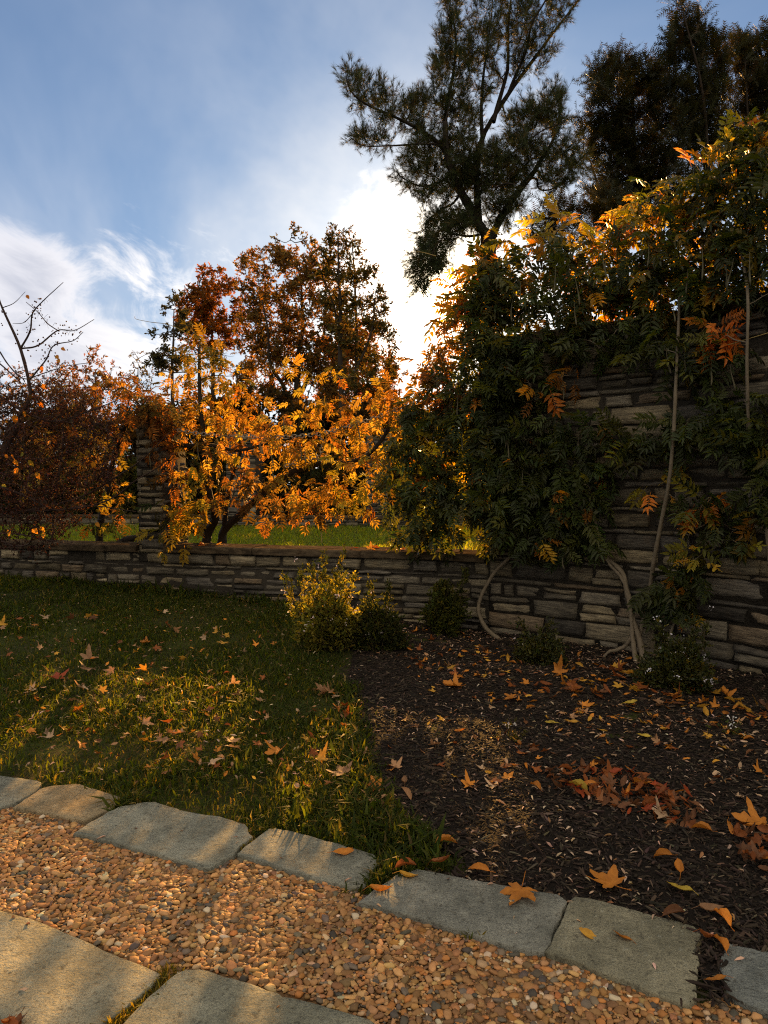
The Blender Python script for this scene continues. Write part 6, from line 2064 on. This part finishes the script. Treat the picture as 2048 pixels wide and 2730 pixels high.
def build_leaves():
    G = "single leaves on and beside the flagstones"
    one = [  # kind, display x, y, size, colour, label, yaw, variant
        ('maple', 1125, 1925, .10, 'orange', "big orange maple leaf with five points lying flat on the long flagstone", 2.6, 0),
        ('maple', 1322, 1912, .105, 'orange', "big orange maple leaf on the mulch just above two flagstones, lobes bent up", 0.5, 1),
        ('oval', 742, 1842, .085, 'orange', "small orange leaf on the flagstone beside the grass tuft", 0.2, 0),
        ('oval', 757, 1833, .04, 'orange', "tiny orange leaf stuck on end behind the flagstone's small leaf", 1.2, 3),
        ('oval', 822, 1926, .085, 'orange', "curled orange leaf at the near left corner of the long flagstone", 0.1, 1),
        ('oval', 880, 1895, .08, 'gold', "golden leaf at the upper left corner of the long flagstone, lower of two", 0.3, 1),
        ('oval', 876, 1880, .085, 'rust', "rust leaf at the upper left corner of the long flagstone, upper of two", 0.2, 2),
        ('oval', 1272, 2019, .07, 'gold', "ragged golden leaf on the olive flagstone, left of two", 2.7, 3),
        ('oval', 1343, 2024, .065, 'orange', "small orange leaf on the olive flagstone, right of two", 2.5, 0),
        ('oval', 1546, 2117, .065, 'orange', "orange leaf in the soil gap before the blue grey flagstone", 2.9, 0),
        ('oval', 963, 1822, .10, 'orange', "tan orange leaf alone on the mulch near the grass point", 0.2, 2),
        ('oval', 955, 1872, .08, 'rust', "rust coloured leaf on the upper edge of the long flagstone", 0.0, 1),
        ('oval', 1034, 1880, .085, 'orange', "bright leaf standing half on the long flagstone's upper edge", 2.9, 2),
        ('oval', 1432, 1850, .085, 'orange', "long narrow orange leaf leaning on a cupped leaf in the mulch", 2.4, 2),
        ('oval', 1466, 1878, .085, 'orange', "cupped orange leaf standing upright in the mulch", 1.3, 1),
        ('oval', 1468, 1920, .10, 'yellow', "yellow orange leaf lying just below the cupped leaf in the mulch", 2.2, 0),
        ('oval', 1560, 1985, .085, 'orange', "tall orange leaf standing on its stalk above the soil gap", 1.8, 2),
        ('oval', 1535, 1967, .09, 'tan', "tan folded leaf behind the tall standing leaf near the soil gap", 0.1, 1),
        ('oval', 1555, 2040, .08, 'orange', "narrow orange leaf hanging over the soil gap's upper end", 1.6, 2),
        ('oval', 1525, 2025, .08, 'rust', "crumpled rust leaf at the corner of the olive flagstone", 0.4, 1),
        ('oval', 1455, 1983, .085, 'brown', "brown curled leaf on the mulch behind the olive flagstone", 0.2, 2),
        ('oval', 1515, 1792, .085, 'orange', "smooth orange leaf at the left end of the right hand leaf heap", 2.5, 2),
        ('maple', 1642, 1782, .10, 'orange', "large bright orange leaf on top of the right hand leaf heap", 1.0, 2),
        ('maple', 1432, 1765, .06, 'buff', "curled buff leaf arching over the mulch, dark below", 0.3, 4),
        ('maple', 742, 1672, .105, 'tan', "large pale orange leaf at the lawn's edge beside the mulch", 0.3, 1),
        ('oval', 640, 1702, .07, 'buff', "pale buff leaf upright in the grass left of the large pale leaf", 1.7, 1),
        ('maple', 985, 1482, .10, 'orange', "dull orange maple leaf on the mulch right of the sunlit bush", 0.9, 2),
        ('maple', 1107, 1507, .07, 'orange', "dull orange maple leaf on the mulch below the low dark bush", 1.9, 1),
        ('maple', 1390, 1487, .085, 'rust', "rust maple leaf on the mulch between the twin stems and the white flowered bush", 0.1, 0),
        ('maple', 486, 1390, .075, 'gold', "glowing golden orange maple leaf alone in the far lawn", 0.7, 0),
        ('maple', 120, 1466, .10, 'red', "dark red maple leaf standing up in the sunlit grass", 0.4, 2),
        ('maple', 193, 1425, .10, 'tan', "tan maple leaf humped over the grass, upper of two", 0.4, 4),
        ('maple', 195, 1447, .085, 'tan', "tan maple leaf humped over the grass, lower of two", 1.4, 4),
        ('maple', 182, 1487, .07, 'buff', "pinkish buff curled leaf in the grass beside the dark red leaf", 2.4, 4),
        ('maple', 318, 1388, .06, 'orange', "orange tan leaf in the middle of the far lawn", 1.4, 2),
        ('maple', 502, 1603, .075, 'tan', "pale orange leaf with two spread lobes in the near lawn", 0.2, 1),
        ('maple', 602, 1622, .075, 'orange', "orange leaf folded in the near lawn", 2.2, 2),
        ('maple', 505, 1478, .07, 'buff', "pale pink brown leaf in the lawn's centre", 3.2, 4),
        ('maple', 695, 1490, .075, 'tan', "tan leaf at the foot of the sunlit bush", 1.2, 1),
        ('oval', 1233, 1560, .09, 'gold', "golden leaf lying alone on the mulch, upper middle", 2.8, 0),
        ('oval', 1192, 1561, .085, 'yellow', "yellow green leaf lying on the mulch left of a golden one", 2.6, 3),
        ('oval', 1362, 1519, .10, 'yellow', "pale yellow slim leaf on the mulch before the white flowered bush", 0.1, 0),
        ('oval', 1390, 1590, .08, 'yellow', "slim yellow leaf on the mulch, right of centre", 2.9, 0),
        ('oval', 875, 1690, .08, 'tan', "tan folded leaf upright on the mulch left of centre", 1.6, 1),
        ('oval', 877, 1714, .08, 'tan', "narrow tan leaf on the mulch below the folded upright leaf", 2.3, 2),
        ('oval', 994, 1580, .07, 'orange', "small orange leaf on the mulch straight below the dull maple leaf", 2.8, 1),
        ('oval', 1248, 1702, .10, 'yellow', "slim golden leaf at the left end of the leaf drift", 2.5, 2),
        ('oval', 1157, 1700, .08, 'orange', "narrow orange leaf beside the dark hole in the mulch", 2.0, 2),
        ('oval', 1122, 1607, .06, 'orange', "small orange leaf beside the yellow green weed", 1.6, 1),
    ]
    for kind, x, y, sz, c, lb, yaw, var in one:
        leaf(kind, drop(*dsp(x, y)), sz if kind == 'maple' else sz * 0.95, c, lb, None, yaw, .12 if kind == 'maple' else .2, var)

    def zone(poly, n, kinds, cols, size, label, group, tilt=.3, zup=0.0, loose=False):
        poly = np.array([dsp(*p) for p in poly])
        lo, hi = poly.min(0), poly.max(0)
        k = 0
        while k < n:
            q = lo + rng.random(2) * (hi - lo)
            if not inside(poly, q[:1], q[1:])[0]:
                continue
            p = drop(*q)
            if p[1] > float(wall_y(p[0])) - 0.05:
                k += 1
                continue
            k += 1
            if loose:
                strew(random.choice(kinds), (p[0], p[1], p[2] - 0.006), random.uniform(*size), random.choice(cols), tilt)
                continue
            leaf(random.choice(kinds), (p[0], p[1], p[2] + random.uniform(0, zup)), random.uniform(*size), random.choice(cols), label, group, None, tilt)
    zone([(0, 1320), (330, 1310), (590, 1350), (600, 1420), (640, 1480), (730, 1560), (720, 1640), (560, 1680), (300, 1650), (0, 1560)], 88, ['maple', 'maple', 'oval'], ['tan', 'orange', 'rust', 'buff', 'tan', 'brown', 'gold'], (.032, .066), "small dry tan to orange leaf scattered in the lawn grass", "leaves scattered over the lawn", .45)
    zone([(0, 1320), (330, 1310), (590, 1350), (600, 1420), (640, 1480), (740, 1560), (740, 1700), (560, 1690), (300, 1660), (0, 1570)], 170, ['maple', 'oval', 'oval'], ['tan', 'orange', 'rust', 'buff', 'tan', 'brown', 'gold'], (.025, .045), "", "", .5, 0, True)
    zone([(1160, 1655), (1300, 1640), (1440, 1690), (1520, 1750), (1500, 1790), (1350, 1750), (1200, 1700)], 90, ['oval', 'oval', 'maple'], ['rust', 'brown', 'brown', 'red'], (.03, .055), "", "", .6, 0.015, True)
    zone([(690, 1480), (745, 1480), (770, 1560), (810, 1700), (830, 1745), (800, 1740), (755, 1600)], 36, ['maple', 'oval'], ['tan', 'rust', 'tan', 'orange', 'buff'], (.04, .07), "dry leaf caught in the line where lawn meets mulch", "leaves along the edge of lawn and mulch", .4)
    zone([(1160, 1655), (1300, 1640), (1440, 1690), (1520, 1750), (1500, 1790), (1350, 1750), (1200, 1700)], 60, ['oval', 'oval', 'maple'], ['rust', 'brown', 'rust', 'red', 'orange', 'brown'], (.05, .075), "rust brown leaf in the dark drift across the mulch", "leaves in the drift across the mulch", .5, .03)
    zone([(1560, 1790), (1659, 1770), (1659, 1890), (1590, 1850)], 22, ['oval', 'oval', 'maple'], ['rust', 'brown', 'orange', 'rust'], (.045, .07), "rust or orange leaf in the heap at the mulch's right edge", "leaves in the heap at the right edge", .5, .04)
    zone([(1090, 1405), (1290, 1395), (1400, 1440), (1659, 1500), (1659, 1570), (1400, 1520), (1180, 1500), (1080, 1470)], 78, ['maple', 'oval', 'oval'], ['rust', 'orange', 'rust', 'brown', 'orange', 'gold'], (.05, .09), "rust or orange leaf gathered along the foot of the tall wall", "leaves gathered at the foot of the wall", .45, .02)
    zone([(850, 1370), (960, 1350), (1060, 1390), (1060, 1460), (860, 1440)], 55, ['oval', 'oval', 'maple'], ['rust', 'orange', 'gold', 'brown'], (.035, .06), "small orange leaf on the shaded mulch between bush and nandina", "leaves between the bushes", .4, 0, True)
    zone([(820, 1500), (1659, 1560), (1659, 1760), (1400, 1640), (1000, 1720), (840, 1680)], 110, ['oval', 'oval', 'maple'], ['tan', 'orange', 'rust', 'gold', 'buff', 'brown'], (.025, .055), "small leaf lying singly on the open mulch", "leaves scattered over the mulch", .35, 0, True)
    zone([(870, 1400), (1090, 1400), (1420, 1490), (1659, 1540), (1659, 1600), (1300, 1560), (900, 1500)], 170, ['oval', 'maple', 'oval'], ['orange', 'orange', 'rust', 'gold', 'tan'], (.03, .06), "small orange or rust leaf on the rear part of the mulch before the wall", "leaves over the rear of the mulch", .35, 0, True)
    zone([(0, 2200), (50, 2211), (10, 2230)], 5, ['oval'], ['brown', 'rust'], (.05, .07), "brown dry leaf in the lower left corner below the flagstone", "leaves in the lower left corner", .3)
    # dry leaves on the coping of the low wall
    for k in range(20):
        px = random.choice([random.uniform(190, 250), random.uniform(345, 400), random.uniform(240, 480)])
        s = s_at(px)
        off = random.uniform(-0.36, 0.02)
        x, y = wpos(s, off)
        leaf(random.choice(['oval', 'oval', 'maple']), (float(x), float(y), COPE_T + 0.004), random.uniform(.05, .08), random.choice(['tan', 'orange', 'gold', 'rust']), "dry curled leaf resting on the low wall's coping", "leaves on the coping", None, .25)
    o = SMALL_LEAVES.build("small_leaves", M['litter'])
    tag(o, "small orange, rust and tan leaf scraps strewn over lawn and mulch", "leaf litter", kind='stuff')


build_leaves()
